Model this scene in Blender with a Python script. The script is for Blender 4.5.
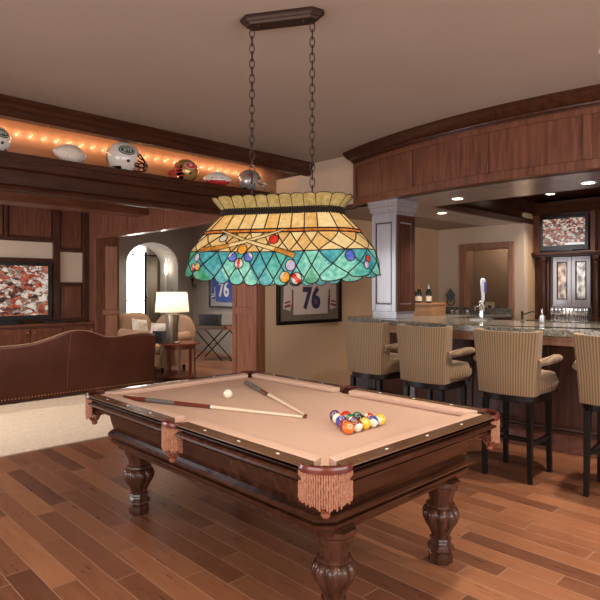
import bpy, math, random
from math import pi, sin, cos, sqrt, radians as R
from mathutils import Vector, Matrix
for o in list(bpy.data.objects): bpy.data.objects.remove(o)
SC = bpy.context.scene
COL = SC.collection
rnd = random.Random(7)

# ------------------------------------------------------------------ camera
F = 560.0
cd = bpy.data.cameras.new('camera'); cam = bpy.data.objects.new('camera', cd); COL.objects.link(cam)
cd.sensor_width = 36; cd.lens = 36 * F / 600; cd.shift_y = -(300 - 287.6) / 600 * 1.0
cd.clip_start = 0.05
TH = 0.800877
cam.location = (0, 0, 1.45); cam.rotation_euler = (pi / 2, 0, TH - pi / 2)
SC.camera = cam
SC.view_settings.view_transform = 'Standard'; SC.view_settings.look = 'None'
SC.view_settings.gamma = 1.0; SC.view_settings.use_curve_mapping = False
SC.view_settings.exposure = 0.33

# ------------------------------------------------------------------ world and big lights
w = bpy.data.worlds.new('sky'); SC.world = w; w.use_nodes = True
w.node_tree.nodes['Background'].inputs[0].default_value = (0.85, 0.92, 1.0, 1)
w.node_tree.nodes['Background'].inputs[1].default_value = 1.0

def area(name, loc, rot, sx, sy, power, col=(1, 1, 1), spread=pi):
    l = bpy.data.lights.new(name, 'AREA'); l.shape = 'RECTANGLE'; l.size = sx; l.size_y = sy
    l.energy = power; l.color = col; l.spread = spread
    o = bpy.data.objects.new(name, l); o.location = loc; o.rotation_euler = rot; COL.objects.link(o); return o

def point(name, loc, power, col, radius=0.02):
    l = bpy.data.lights.new(name, 'POINT'); l.energy = power; l.color = col; l.shadow_soft_size = radius
    o = bpy.data.objects.new(name, l); o.location = loc; COL.objects.link(o); return o

def spot(name, loc, power, col, angle=100, blend=0.8, radius=0.05, rot=(0, 0, 0)):
    l = bpy.data.lights.new(name, 'SPOT'); l.energy = power; l.color = col; l.spot_size = R(angle)
    l.spot_blend = blend; l.shadow_soft_size = radius
    o = bpy.data.objects.new(name, l); o.location = loc; o.rotation_euler = rot; COL.objects.link(o); return o

DAY = (1.0, 0.95, 0.90); WARM = (1.0, 0.74, 0.48); WARMW = (1.0, 0.86, 0.70)
# daylight: unseen fill windows added behind the camera, then TV room and hall windows
area('window_light', (-2.52, 0.6, 1.5), (0, -pi / 2, 0), 1.9, 4.2, 105, DAY)
area('window_light', (2.2, -2.52, 1.5), (pi / 2, 0, 0), 5.0, 1.9, 120, DAY)
area('window_light', (-2.52, 8.15, 1.5), (0, -pi / 2, 0), 1.9, 3.7, 200, (.95, .95, 1.0))  # unseen window, enlarged and strengthened to throw glare on the bar column
area('window_light', (6.6, 12.9, 1.5), (-pi / 2, 0, 0), 1.2, 1.9, 30, DAY)

# ------------------------------------------------------------------ materials
def new_mat(name):
    m = bpy.data.materials.new(name); m.use_nodes = True
    return m, m.node_tree, m.node_tree.nodes['Principled BSDF']

def plain(name, col, rough=0.5, metal=0.0, spec=0.5, emit=None, es=1.0, coat=0.0):
    m, t, b = new_mat(name)
    b.inputs['Base Color'].default_value = (*col, 1); b.inputs['Roughness'].default_value = rough
    b.inputs['Metallic'].default_value = metal; b.inputs['Specular IOR Level'].default_value = spec
    b.inputs['Coat Weight'].default_value = coat; b.inputs['Coat Roughness'].default_value = 0.08
    if emit: b.inputs['Emission Color'].default_value = (*emit, 1); b.inputs['Emission Strength'].default_value = es
    return m

def ramp(t, stops):
    r = t.nodes.new('ShaderNodeValToRGB')
    e = r.color_ramp.elements
    e[0].position, e[0].color = stops[0][0], (*stops[0][1], 1)
    e[1].position, e[1].color = stops[-1][0], (*stops[-1][1], 1)
    for p, c in stops[1:-1]:
        x = e.new(p); x.color = (*c, 1)
    return r

def noisy(name, c1, c2, scale=(1, 1, 1), ns=8.0, rough=0.5, detail=5, bump=0.0, coat=0.0, metal=0.0, spec=0.5, p=(0.3, 0.7)):
    m, t, b = new_mat(name)
    tc = t.nodes.new('ShaderNodeTexCoord'); mp = t.nodes.new('ShaderNodeMapping')
    mp.inputs['Scale'].default_value = scale
    n = t.nodes.new('ShaderNodeTexNoise'); n.inputs['Scale'].default_value = ns; n.inputs['Detail'].default_value = detail
    t.links.new(tc.outputs['Object'], mp.inputs[0]); t.links.new(mp.outputs[0], n.inputs['Vector'])
    r = ramp(t, [(p[0], c1), (p[1], c2)])
    t.links.new(n.outputs['Fac'], r.inputs[0]); t.links.new(r.outputs[0], b.inputs['Base Color'])
    b.inputs['Roughness'].default_value = rough; b.inputs['Metallic'].default_value = metal
    b.inputs['Coat Weight'].default_value = coat; b.inputs['Coat Roughness'].default_value = 0.12
    b.inputs['Specular IOR Level'].default_value = spec
    if bump:
        bp = t.nodes.new('ShaderNodeBump'); bp.inputs['Strength'].default_value = bump; bp.inputs['Distance'].default_value = 0.01
        t.links.new(n.outputs['Fac'], bp.inputs['Height']); t.links.new(bp.outputs[0], b.inputs['Normal'])
    return m

def wood(name, c1, c2, axis=2, rough=0.35, coat=0.3):
    s = [9, 9, 9]; s[axis] = 0.9
    return noisy(name, c1, c2, tuple(s), 3.0, rough, 7, 0.03, coat * .5, spec=.25)

M = {}
M['wall_tan'] = noisy('wall_tan', (0.60, 0.40, 0.245), (0.63, 0.425, 0.265), ns=2, rough=0.8)
M['wall_pale'] = noisy('wall_pale', (0.62, 0.49, 0.38), (0.65, 0.515, 0.405), ns=2, rough=0.8)
M['wall_grey'] = noisy('wall_grey', (0.36, 0.33, 0.30), (0.40, 0.365, 0.33), ns=2, rough=0.8)
M['ceil'] = noisy('ceiling_paint', (0.37, 0.30, 0.255), (0.39, 0.315, 0.27), ns=1.5, rough=0.85)
M['wood_dark'] = wood('wood_dark', (0.032, 0.010, 0.005), (0.072, 0.023, 0.011), 0, .3, .1)
M['wood_dark_v'] = wood('wood_dark_v', (0.042, 0.015, 0.009), (0.085, 0.031, 0.019), 2)
M['wood_mid'] = wood('wood_mid', (0.095, 0.033, 0.019), (0.185, 0.070, 0.040), 2)
M['wood_mid_h'] = wood('wood_mid_h', (0.095, 0.033, 0.019), (0.185, 0.070, 0.040), 0)
M['wood_y'] = wood('wood_y', (0.085, 0.030, 0.018), (0.155, 0.058, 0.034), 1)
M['wood_warm'] = wood('wood_warm', (0.27, 0.13, 0.08), (0.40, 0.21, 0.135), 2)
M['shelf_back'] = wood('shelf_back', (0.30, 0.14, 0.07), (0.40, 0.20, 0.11), 0, 0.35, 0.2)
M['table_wood'] = wood('table_wood', (0.022, 0.007, 0.004), (0.065, 0.022, 0.011), 0, 0.22, 0.4)
M['leg_wood'] = wood('leg_wood', (0.028, 0.010, 0.006), (0.085, 0.032, 0.019), 2, 0.24, 0.5)
M['rail_wood'] = wood('rail_wood', (0.085, 0.040, 0.021), (0.15, 0.073, 0.038), 1, 0.25, 0.5)
M['cloth'] = noisy('felt_cloth', (0.60, 0.41, 0.32), (0.64, 0.44, 0.345), ns=60, rough=0.95, spec=0.1)
M['leather_red'] = noisy('pocket_leather', (0.085, 0.014, 0.009), (0.14, 0.024, 0.015), ns=20, rough=0.3, coat=0.4)
M['fringe'] = noisy('fringe_cord', (0.27, 0.105, 0.06), (0.43, 0.20, 0.12), ns=90, rough=0.8, bump=0.6)
M['net_cord'] = plain('net_cord', (.26, .075, .035), .5)
M['pearl'] = plain('pearl_inlay', (0.8, 0.76, 0.68), 0.3)
M['leather'] = noisy('sofa_leather', (0.055, 0.014, 0.007), (0.085, 0.021, 0.010), ns=3, rough=0.45, spec=0.25)
M['brass'] = plain('brass', (0.6, 0.42, 0.2), 0.3, 1.0)
M['rug'] = noisy('rug', (0.60, 0.48, 0.38), (0.72, 0.60, 0.48), (1, 1, 1), 35, 0.95, bump=0.3)
M['black'] = plain('black_plastic', (0.012, 0.012, 0.014), 0.3)
M['black_metal'] = plain('black_metal', (0.02, 0.017, 0.016), 0.4, 0.6)
M['bronze'] = plain('bronze', (0.055, 0.033, 0.025), 0.4, 0.7)
M['stool_wood'] = plain('espresso_wood', (0.008, 0.006, 0.005), 0.3, spec=.25)
M['chrome'] = plain('chrome', (0.8, 0.8, 0.82), 0.12, 1.0)
M['steel'] = plain('brushed_steel', (0.55, 0.55, 0.58), 0.3, 1.0)
M['white'] = plain('white_paint', (0.78, 0.76, 0.73), 0.4)
M['ivory'] = plain('ivory_ball', (0.85, 0.80, 0.64), 0.12, coat=0.5)
M['fabric_tan'] = noisy('tan_upholstery', (0.34, 0.205, 0.125), (0.42, 0.26, 0.165), ns=40, rough=0.9)
M['pillow'] = noisy('pillow_fabric', (0.75, 0.68, 0.58), (0.35, 0.25, 0.17), ns=9, rough=0.9, p=(0.5, 0.72))
M['curtain'] = plain('curtain', (0.62, 0.57, 0.46), 0.9)
M['glass_dark'] = plain('dark_glass', (0.03, 0.03, 0.035), 0.05, spec=0.8)
M['bulb'] = plain('bulb_glow', (1, 0.9, 0.75), 0.5, emit=(1.0, 0.84, 0.62), es=14)
M['candle_bulb'] = plain('candle_bulb', (1, 0.95, 0.9), 0.5, emit=(1.0, 0.93, 0.85), es=4)
M['rope_bulb'] = plain('shelf_bulb', (1, 0.9, 0.75), 0.5, emit=(1.0, 0.70, 0.40), es=5)
M['sky_pane'] = plain('bright_sky_view', (0.9, 0.93, 1.0), 0.5, emit=(0.92, 0.95, 1.0), es=1.0)
M['glare_grey'] = noisy('glare_lilac_wood', (0.22, 0.195, 0.215), (0.28, 0.25, 0.27), (9, 9, 1), 3, 0.28, coat=0.6)  # dark wood with lilac window glare put into its colour
M['pink_print'] = plain('jersey_cream', (0.62, 0.50, 0.44), 0.8)
M['mat_brown'] = noisy('frame_mat', (0.12, 0.085, 0.06), (0.22, 0.165, 0.12), ns=45, rough=0.7)
M['mat_grey'] = plain('frame_mat_grey', (0.36, 0.36, 0.38), 0.7)
M['navy'] = plain('navy_print', (0.03, 0.035, 0.09), 0.7)
M['jersey_blue'] = plain('jersey_blue', (0.05, 0.10, 0.38), 0.8)
M['red'] = plain('red_print', (0.55, 0.03, 0.03), 0.5)
M['dull_red'] = plain('dull_red_print', (0.24, 0.05, 0.04), 0.8)
M['gold'] = plain('helmet_gold', (0.52, 0.30, 0.10), 0.25, 0.5, coat=0.6)
M['silver'] = plain('helmet_silver', (0.42, 0.40, 0.40), 0.25, 0.5, coat=0.6)
M['helmet_white'] = plain('helmet_white', (0.74, 0.70, 0.66), 0.2, coat=0.6)
M['green_dark'] = plain('dark_green', (0.012, 0.05, 0.03), 0.4)
M['ball_leather'] = noisy('football_pale', (0.82, 0.74, 0.66), (0.70, 0.56, 0.50), ns=60, rough=0.5)
M['bottle'] = plain('bottle_glass', (0.012, 0.02, 0.012), 0.08, coat=0.5)
M['foil'] = plain('bottle_foil', (0.45, 0.10, 0.05), 0.35, 0.5)
M['paper'] = plain('paper_label', (0.72, 0.62, 0.45), 0.7)
M['crate'] = wood('crate_wood', (0.30, 0.15, 0.07), (0.42, 0.22, 0.11), 1, 0.6, 0)
M['cue_maple'] = wood('cue_maple', (0.78, 0.62, 0.46), (0.85, 0.70, 0.54), 2, 0.3, 0.4)
M['cue_wrap'] = noisy('cue_wrap', (0.05, 0.045, 0.045), (0.22, 0.20, 0.19), ns=300, rough=0.8)
M['cue_butt'] = plain('cue_butt', (0.16, 0.028, 0.016), 0.2, coat=0.6)
M['lead'] = plain('lead_came', (0.018, 0.014, 0.010), 0.45, 0.5)
M['towel'] = plain('grey_cloth', (0.14, 0.15, 0.17), 0.8)
M['tap_white'] = plain('tap_white', (0.72, 0.72, 0.8), 0.3)
M['tap_blue'] = plain('tap_blue', (0.10, 0.09, 0.42), 0.3)
M['lampbase'] = noisy('lamp_base_metal', (0.16, 0.12, 0.085), (0.30, 0.24, 0.17), (1, 1, .2), 20, 0.35, metal=0.6)

def glassmat(name, c, rough=0.0):
    m, t, b = new_mat(name)
    b.inputs['Base Color'].default_value = (*c, 1); b.inputs['Transmission Weight'].default_value = 1.0
    b.inputs['Roughness'].default_value = rough; b.inputs['IOR'].default_value = 1.45
    return m
M['sparkle'] = plain('sparkling_glass', (.9, .9, .95), .06, .55)
M['sparkle'].node_tree.nodes['Principled BSDF'].inputs['Transmission Weight'].default_value = .8
M['clear'] = glassmat('clear_glass', (0.95, 0.97, 0.97), 0.02)

def stained(name, c1, c2, tr=0.35):
    m, t, b = new_mat(name)
    t.nodes.remove(b)
    out = t.nodes['Material Output']
    tc = t.nodes.new('ShaderNodeTexCoord'); n = t.nodes.new('ShaderNodeTexNoise'); n.inputs['Scale'].default_value = 38
    n.inputs['Detail'].default_value = 5
    t.links.new(tc.outputs['Object'], n.inputs['Vector'])
    r = ramp(t, [(0.32, c1), (0.68, c2)]); t.links.new(n.outputs['Fac'], r.inputs[0])
    b = t.nodes.new('ShaderNodeBsdfPrincipled'); b.inputs['Roughness'].default_value = 0.25
    t.links.new(r.outputs[0], b.inputs['Base Color'])
    bp = t.nodes.new('ShaderNodeBump'); bp.inputs['Strength'].default_value = 0.4; bp.inputs['Distance'].default_value = 0.006
    t.links.new(n.outputs['Fac'], bp.inputs['Height']); t.links.new(bp.outputs[0], b.inputs['Normal'])
    tl = t.nodes.new('ShaderNodeBsdfTranslucent'); t.links.new(r.outputs[0], tl.inputs['Color'])
    mx = t.nodes.new('ShaderNodeMixShader'); mx.inputs[0].default_value = tr
    t.links.new(b.outputs[0], mx.inputs[1]); t.links.new(tl.outputs[0], mx.inputs[2]); t.links.new(mx.outputs[0], out.inputs[0])
    return m
CREAM = [stained('cream_glass', (0.66, 0.45, 0.17), (0.80, 0.62, 0.30)), stained('cream_glass_pale', (0.74, 0.56, 0.26), (0.84, 0.70, 0.40)),
         stained('cream_glass_gold', (0.60, 0.35, 0.10), (0.76, 0.53, 0.22))]
TEAL = [stained('teal_glass', (0.03, 0.30, 0.26), (0.14, 0.58, 0.50)), stained('teal_glass_pale', (0.08, 0.42, 0.36), (0.30, 0.74, 0.62)),
        stained('blue_teal_glass', (0.02, 0.24, 0.30), (0.10, 0.46, 0.52)), stained('green_glass', (0.02, 0.22, 0.12), (0.10, 0.44, 0.24))]
AMBER = stained('amber_glass', (0.30, 0.07, 0.01), (0.72, 0.26, 0.04))
RUF = stained('ruffle_glass', (0.36, 0.28, 0.09), (0.54, 0.44, 0.19), 0.2)
SG = {'red': stained('red_glass', (0.70, 0.02, 0.01), (0.85, 0.06, 0.03)), 'white': stained('white_glass', (0.72, 0.68, 0.60), (0.85, 0.82, 0.76)),
      'blue': stained('blue_glass', (0.05, 0.08, 0.50), (0.12, 0.20, 0.72)), 'orange': stained('orange_glass', (0.80, 0.30, 0.02), (0.95, 0.50, 0.06)),
      'lilac': stained('lilac_glass', (0.50, 0.44, 0.66), (0.66, 0.60, 0.80)), 'cue': stained('cue_glass', (0.85, 0.62, 0.22), (0.95, 0.78, 0.40)),
      'cuebrown': stained('cue_brown_glass', (0.40, 0.14, 0.02), (0.75, 0.36, 0.06))}

def m_floor():
    m, t, b = new_mat('plank_floor'); N = t.nodes; L = t.links
    def math_(op, a, c=None, v=None):
        n = N.new('ShaderNodeMath'); n.operation = op
        for i, x in enumerate((a, c)):
            if x is None: continue
            if isinstance(x, (int, float)): n.inputs[i].default_value = x
            else: L.new(x, n.inputs[i])
        return n.outputs[0]
    tc = N.new('ShaderNodeTexCoord'); sp = N.new('ShaderNodeSeparateXYZ'); L.new(tc.outputs['Object'], sp.inputs[0])
    xw = math_('DIVIDE', sp.outputs[0], 0.127); row = math_('FLOOR', xw); fx = math_('FRACT', xw)
    wn = N.new('ShaderNodeTexWhiteNoise'); wn.noise_dimensions = '1D'; L.new(row, wn.inputs['W'])
    off = math_('MULTIPLY', wn.outputs['Value'], 7.3)
    ln = math_('ADD', math_('MULTIPLY', wn.outputs['Value'], 0.5), 0.75)
    yl = math_('DIVIDE', math_('ADD', sp.outputs[1], off), ln); colm = math_('FLOOR', yl); fy = math_('FRACT', yl)
    cb = N.new('ShaderNodeCombineXYZ'); L.new(row, cb.inputs[0]); L.new(colm, cb.inputs[1])
    w2 = N.new('ShaderNodeTexWhiteNoise'); w2.noise_dimensions = '3D'; L.new(cb.outputs[0], w2.inputs['Vector'])
    mp = N.new('ShaderNodeMapping'); mp.inputs['Scale'].default_value = (14, 1.5, 1); L.new(tc.outputs['Object'], mp.inputs[0])
    ad = N.new('ShaderNodeVectorMath'); ad.operation = 'ADD'; L.new(mp.outputs[0], ad.inputs[0])
    sc = N.new('ShaderNodeVectorMath'); sc.operation = 'SCALE'; sc.inputs['Scale'].default_value = 30; L.new(w2.outputs['Color'], sc.inputs[0]); L.new(sc.outputs[0], ad.inputs[1])
    nz = N.new('ShaderNodeTexNoise'); nz.inputs['Scale'].default_value = 2.6; nz.inputs['Detail'].default_value = 8; nz.inputs['Roughness'].default_value = 0.6; L.new(ad.outputs[0], nz.inputs['Vector'])
    r1 = ramp(t, [(0.0, (0.075, 0.026, 0.014)), (0.35, (0.165, 0.062, 0.031)), (0.7, (0.26, 0.105, 0.050)), (1.0, (0.40, 0.18, 0.082))])
    f = math_('ADD', math_('MULTIPLY', w2.outputs['Value'], 0.62), math_('MULTIPLY', nz.outputs['Fac'], 0.5)); f2 = math_('MAXIMUM', math_('SUBTRACT', f, 0.10), .05)
    L.new(f2, r1.inputs[0])
    gx = math_('LESS_THAN', math_('ABSOLUTE', math_('SUBTRACT', fx, 0.5)), 0.482)
    gy = math_('LESS_THAN', math_('ABSOLUTE', math_('SUBTRACT', fy, 0.5)), 0.4975)
    g = math_('MULTIPLY', gx, gy)
    mx = N.new('ShaderNodeMix'); mx.data_type = 'RGBA'; L.new(g, mx.inputs['Factor']); L.new(r1.outputs[0], mx.inputs[7])
    mx.inputs[6].default_value = (0.30, 0.17, 0.11, 1)
    L.new(mx.outputs[2], b.inputs['Base Color'])
    b.inputs['Roughness'].default_value = 0.3
    rr = N.new('ShaderNodeMapRange'); rr.inputs[3].default_value = 0.2; rr.inputs[4].default_value = 0.42; L.new(nz.outputs['Fac'], rr.inputs[0]); L.new(rr.outputs[0], b.inputs['Roughness'])
    n2 = N.new('ShaderNodeTexNoise'); n2.inputs['Scale'].default_value = 9; L.new(tc.outputs['Object'], n2.inputs['Vector'])
    h = math_('ADD', math_('MULTIPLY', g, 0.6), math_('MULTIPLY', n2.outputs['Fac'], 0.5))
    bp = N.new('ShaderNodeBump'); bp.inputs['Strength'].default_value = 0.25; bp.inputs['Distance'].default_value = 0.006
    L.new(h, bp.inputs['Height']); L.new(bp.outputs[0], b.inputs['Normal'])
    return m
M['floor'] = m_floor()

def m_granite():
    m, t, b = new_mat('granite'); N = t.nodes; L = t.links
    tc = N.new('ShaderNodeTexCoord'); n = N.new('ShaderNodeTexNoise'); n.inputs['Scale'].default_value = 45; n.inputs['Detail'].default_value = 8
    n.inputs['Roughness'].default_value = 0.75
    L.new(tc.outputs['Object'], n.inputs['Vector'])
    r = ramp(t, [(0.3, (0.035, 0.032, 0.028)), (0.46, (0.12, 0.11, 0.095)), (0.58, (0.25, 0.235, 0.20)), (0.75, (0.45, 0.42, 0.36))])
    L.new(n.outputs['Fac'], r.inputs[0]); L.new(r.outputs[0], b.inputs['Base Color']); b.inputs['Roughness'].default_value = 0.12
    return m
M['granite'] = m_granite()

def m_stripe():
    m, t, b = new_mat('striped_chenille'); N = t.nodes; L = t.links
    at = N.new('ShaderNodeAttribute'); at.attribute_name = 'st'
    sp = N.new('ShaderNodeSeparateXYZ'); L.new(at.outputs['Vector'], sp.inputs[0])
    mu = N.new('ShaderNodeMath'); mu.operation = 'MULTIPLY'; mu.inputs[1].default_value = 2 * pi / 0.026; L.new(sp.outputs[0], mu.inputs[0])
    si = N.new('ShaderNodeMath'); si.operation = 'SINE'; L.new(mu.outputs[0], si.inputs[0])
    r = ramp(t, [(0.2, (0.15, 0.088, 0.042)), (0.8, (0.285, 0.18, 0.092))])
    mr = N.new('ShaderNodeMapRange'); mr.inputs[1].default_value = -1; L.new(si.outputs[0], mr.inputs[0]); L.new(mr.outputs[0], r.inputs[0])
    L.new(r.outputs[0], b.inputs['Base Color']); b.inputs['Roughness'].default_value = 0.85
    b.inputs['Sheen Weight'].default_value = 0.2
    bp = N.new('ShaderNodeBump'); bp.inputs['Strength'].default_value = 0.25; bp.inputs['Distance'].default_value = 0.002
    L.new(si.outputs[0], bp.inputs['Height']); L.new(bp.outputs[0], b.inputs['Normal'])
    return m
M['stripe'] = m_stripe()

def m_screen(sc):
    m, t, b = new_mat('screen_picture'); N = t.nodes; L = t.links
    tc = N.new('ShaderNodeTexCoord'); mp = N.new('ShaderNodeMapping'); mp.inputs['Scale'].default_value = (sc, sc, sc * 1.7)
    L.new(tc.outputs['Object'], mp.inputs[0])
    nz = N.new('ShaderNodeTexNoise'); nz.inputs['Scale'].default_value = 1.2; L.new(mp.outputs[0], nz.inputs['Vector'])
    ad = N.new('ShaderNodeVectorMath'); ad.operation = 'ADD'; L.new(mp.outputs[0], ad.inputs[0]); L.new(nz.outputs['Color'], ad.inputs[1])
    v = N.new('ShaderNodeTexVoronoi'); L.new(ad.outputs[0], v.inputs['Vector']); v.inputs['Scale'].default_value = 1
    n2 = N.new('ShaderNodeTexNoise'); n2.inputs['Scale'].default_value = 2.5; n2.inputs['Detail'].default_value = 6; L.new(mp.outputs[0], n2.inputs['Vector'])
    sp = N.new('ShaderNodeSeparateColor'); L.new(v.outputs['Color'], sp.inputs[0])
    mx = N.new('ShaderNodeMath'); mx.operation = 'ADD'; L.new(sp.outputs[0], mx.inputs[0]); L.new(n2.outputs['Fac'], mx.inputs[1])
    mh = N.new('ShaderNodeMath'); mh.operation = 'MULTIPLY'; mh.inputs[1].default_value = 0.55; L.new(mx.outputs[0], mh.inputs[0])
    r = ramp(t, [(0.24, (0.012, 0.008, 0.008)), (0.36, (0.07, 0.04, 0.035)), (0.45, (0.50, 0.05, 0.02)), (0.52, (0.70, 0.22, 0.10)), (0.57, (0.10, 0.07, 0.06)), (0.66, (0.42, 0.30, 0.24)), (0.74, (0.90, 0.78, 0.66))])
    L.new(mh.outputs[0], r.inputs[0])
    b.inputs['Base Color'].default_value = (0.01, 0.01, 0.01, 1); b.inputs['Roughness'].default_value = 0.2
    L.new(r.outputs[0], b.inputs['Emission Color']); b.inputs['Emission Strength'].default_value = 0.55
    return m
M['screen'] = m_screen(13); M['screen_small'] = m_screen(30)

def m_shade():
    m, t, b = new_mat('lamp_shade_linen'); N = t.nodes; L = t.links
    b.inputs['Base Color'].default_value = (0.82, 0.72, 0.60, 1); b.inputs['Roughness'].default_value = 0.9
    tl = N.new('ShaderNodeBsdfTranslucent'); tl.inputs[0].default_value = (0.9, 0.8, 0.68, 1)
    mx = N.new('ShaderNodeMixShader'); mx.inputs[0].default_value = 0.5
    L.new(b.outputs[0], mx.inputs[1]); L.new(tl.outputs[0], mx.inputs[2]); L.new(mx.outputs[0], N['Material Output'].inputs[0])
    return m
M['shade'] = m_shade()

# ------------------------------------------------------------------ mesh helpers
class MB:
    def __init__(s): s.v = []; s.f = []; s.m = []; s.st = {}
    def add(s, vs, fs, mi=0, st=None):
        o = len(s.v); s.v += [tuple(v) for v in vs]
        if st:
            for i, q in enumerate(st): s.st[o + i] = q
        s.f += [tuple(i + o for i in f) for f in fs]; s.m += ([mi] * len(fs) if isinstance(mi, int) else list(mi))
        return s
    def box(s, x0, x1, y0, y1, z0, z1, mi=0):
        v = [(x, y, z) for z in (z0, z1) for y in (y0, y1) for x in (x0, x1)]
        return s.add(v, [(0, 2, 3, 1), (4, 5, 7, 6), (0, 1, 5, 4), (2, 6, 7, 3), (0, 4, 6, 2), (1, 3, 7, 5)], mi)
    def obox(s, c, size, mat, mi=0):
        hx, hy, hz = [q / 2 for q in size]
        v = [Vector(c) + mat @ Vector((x, y, z)) for z in (-hz, hz) for y in (-hy, hy) for x in (-hx, hx)]
        return s.add(v, [(0, 2, 3, 1), (4, 5, 7, 6), (0, 1, 5, 4), (2, 6, 7, 3), (0, 4, 6, 2), (1, 3, 7, 5)], mi)
    def prism(s, poly, z0, z1, mi=0, poly2=None):
        n = len(poly); p2 = poly2 or poly
        v = [(x, y, z0) for x, y in poly] + [(x, y, z1) for x, y in p2]
        f = [tuple(range(n))[::-1], tuple(range(n, 2 * n))] + [(i, (i + 1) % n, n + (i + 1) % n, n + i) for i in range(n)]
        return s.add(v, f, mi)
    def tube(s, pts, r, seg=8, mi=0, closed=False, cap=True):
        pts = [Vector(p) for p in pts]; n = len(pts); rs = r if isinstance(r, (list, tuple)) else [r] * n
        vs = []; up = None
        for i, p in enumerate(pts):
            if closed: t = pts[(i + 1) % n] - pts[i - 1]
            else: t = pts[min(i + 1, n - 1)] - pts[max(i - 1, 0)]
            t.normalize()
            if up is None:
                a = Vector((0, 0, 1)) if abs(t.z) < .9 else Vector((1, 0, 0)); up = a.cross(t).normalized()
            up = (up - t * up.dot(t)).normalized(); b = t.cross(up)
            for k in range(seg):
                a = 2 * pi * k / seg; vs.append(p + (up * cos(a) + b * sin(a)) * rs[i])
        fs = []
        for i in range(n if closed else n - 1):
            j = (i + 1) % n
            for k in range(seg):
                fs.append((i * seg + k, i * seg + (k + 1) % seg, j * seg + (k + 1) % seg, j * seg + k))
        if cap and not closed: fs += [tuple(range(seg))[::-1], tuple(range((n - 1) * seg, n * seg))]
        return s.add(vs, fs, mi)
    def lathe(s, prof, c=(0, 0, 0), seg=24, mi=0, mod=None, cap=True):
        vs = []; n = len(prof)
        for i, (r, z) in enumerate(prof):
            for k in range(seg):
                a = 2 * pi * k / seg; q = r * (mod(a, z, i) if mod else 1)
                vs.append((c[0] + q * cos(a), c[1] + q * sin(a), c[2] + z))
        fs = [(i * seg + k, i * seg + (k + 1) % seg, (i + 1) * seg + (k + 1) % seg, (i + 1) * seg + k) for i in range(n - 1) for k in range(seg)]
        if cap: fs += [tuple(range(seg))[::-1], tuple(range((n - 1) * seg, n * seg))]
        return s.add(vs, fs, mi)
    def sweep(s, path, prof, mi=0, closed=False, caps=True):
        # path of (x, y); profile of (outward offset, z); mitred
        n = len(path); m = len(prof); nr = []
        for i in range(n):
            def nn(a, b):
                t = Vector((b[0] - a[0], b[1] - a[1])).normalized(); return Vector((t.y, -t.x))
            if closed or 0 < i < n - 1:
                a = nn(path[i - 1], path[i]); b = nn(path[i], path[(i + 1) % n]); q = (a + b).normalized(); q = q / max(.3, q.dot(a))
            elif i == 0: q = nn(path[0], path[1])
            else: q = nn(path[-2], path[-1])
            nr.append(q)
        vs = [(path[i][0] + nr[i].x * o, path[i][1] + nr[i].y * o, z) for i in range(n) for o, z in prof]
        fs = [(i * m + k, i * m + (k + 1) % m, ((i + 1) % n) * m + (k + 1) % m, ((i + 1) % n) * m + k) for i in range(n if closed else n - 1) for k in range(m)]
        if caps and not closed: fs += [tuple(range(m))[::-1], tuple(range((n - 1) * m, n * m))]
        return s.add(vs, fs, mi)
    def ball(s, c, r, seg=20, rings=12, mi=0, scale=(1, 1, 1), fn=None):
        vs = [(c[0], c[1], c[2] - r * scale[2])]
        for i in range(1, rings):
            p = -pi / 2 + pi * i / rings
            for k in range(seg):
                a = 2 * pi * k / seg; vs.append((c[0] + r * scale[0] * cos(p) * cos(a), c[1] + r * scale[1] * cos(p) * sin(a), c[2] + r * scale[2] * sin(p)))
        vs.append((c[0], c[1], c[2] + r * scale[2]))
        fs = [(0, 1 + (k + 1) % seg, 1 + k) for k in range(seg)]
        for i in range(rings - 2):
            for k in range(seg): fs.append((1 + i * seg + k, 1 + i * seg + (k + 1) % seg, 1 + (i + 1) * seg + (k + 1) % seg, 1 + (i + 1) * seg + k))
        T = len(vs) - 1; b = 1 + (rings - 2) * seg
        fs += [(b + k, b + (k + 1) % seg, T) for k in range(seg)]
        if fn:
            C = Vector(c); mi = [fn(((sum((Vector(vs[i]) for i in f), Vector()) / len(f)) - C) / r) for f in fs]
        return s.add(vs, fs, mi)
    def xf(s, mat):
        s.v = [tuple(mat @ Vector(v)) for v in s.v]; return s
    def build(s, name, mats, parent=None, loc=None, smooth=True, bevel=0, ang=35, sub=0, fix=True):
        me = bpy.data.meshes.new(name)
        off = Vector(loc) if loc is not None else Vector((0, 0, 0))
        me.from_pydata([tuple(Vector(v) - off) for v in s.v], [], s.f)
        for m in (mats if isinstance(mats, (list, tuple)) else [mats]): me.materials.append(M[m] if isinstance(m, str) else m)
        for p, mi in zip(me.polygons, s.m): p.material_index = mi
        if s.st:
            a = me.attributes.new('st', 'FLOAT_VECTOR', 'POINT')
            for i in range(len(s.v)): a.data[i].vector = s.st.get(i, (0, 0, 0))
        if fix:
            import bmesh
            bm = bmesh.new(); bm.from_mesh(me); bmesh.ops.recalc_face_normals(bm, faces=bm.faces[:]); bm.to_mesh(me); bm.free()
        if smooth:
            me.polygons.foreach_set('use_smooth', [True] * len(me.polygons)); me.set_sharp_from_angle(angle=R(ang))
        o = bpy.data.objects.new(name, me); COL.objects.link(o)
        if parent: o.parent = parent
        if loc is not None: o.location = loc
        if bevel:
            b = o.modifiers.new('bevel', 'BEVEL'); b.width = bevel; b.segments = 2; b.limit_method = 'ANGLE'; b.angle_limit = R(40)
        if sub:
            b = o.modifiers.new('sub', 'SUBSURF'); b.levels = sub; b.render_levels = sub
        return o

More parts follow.
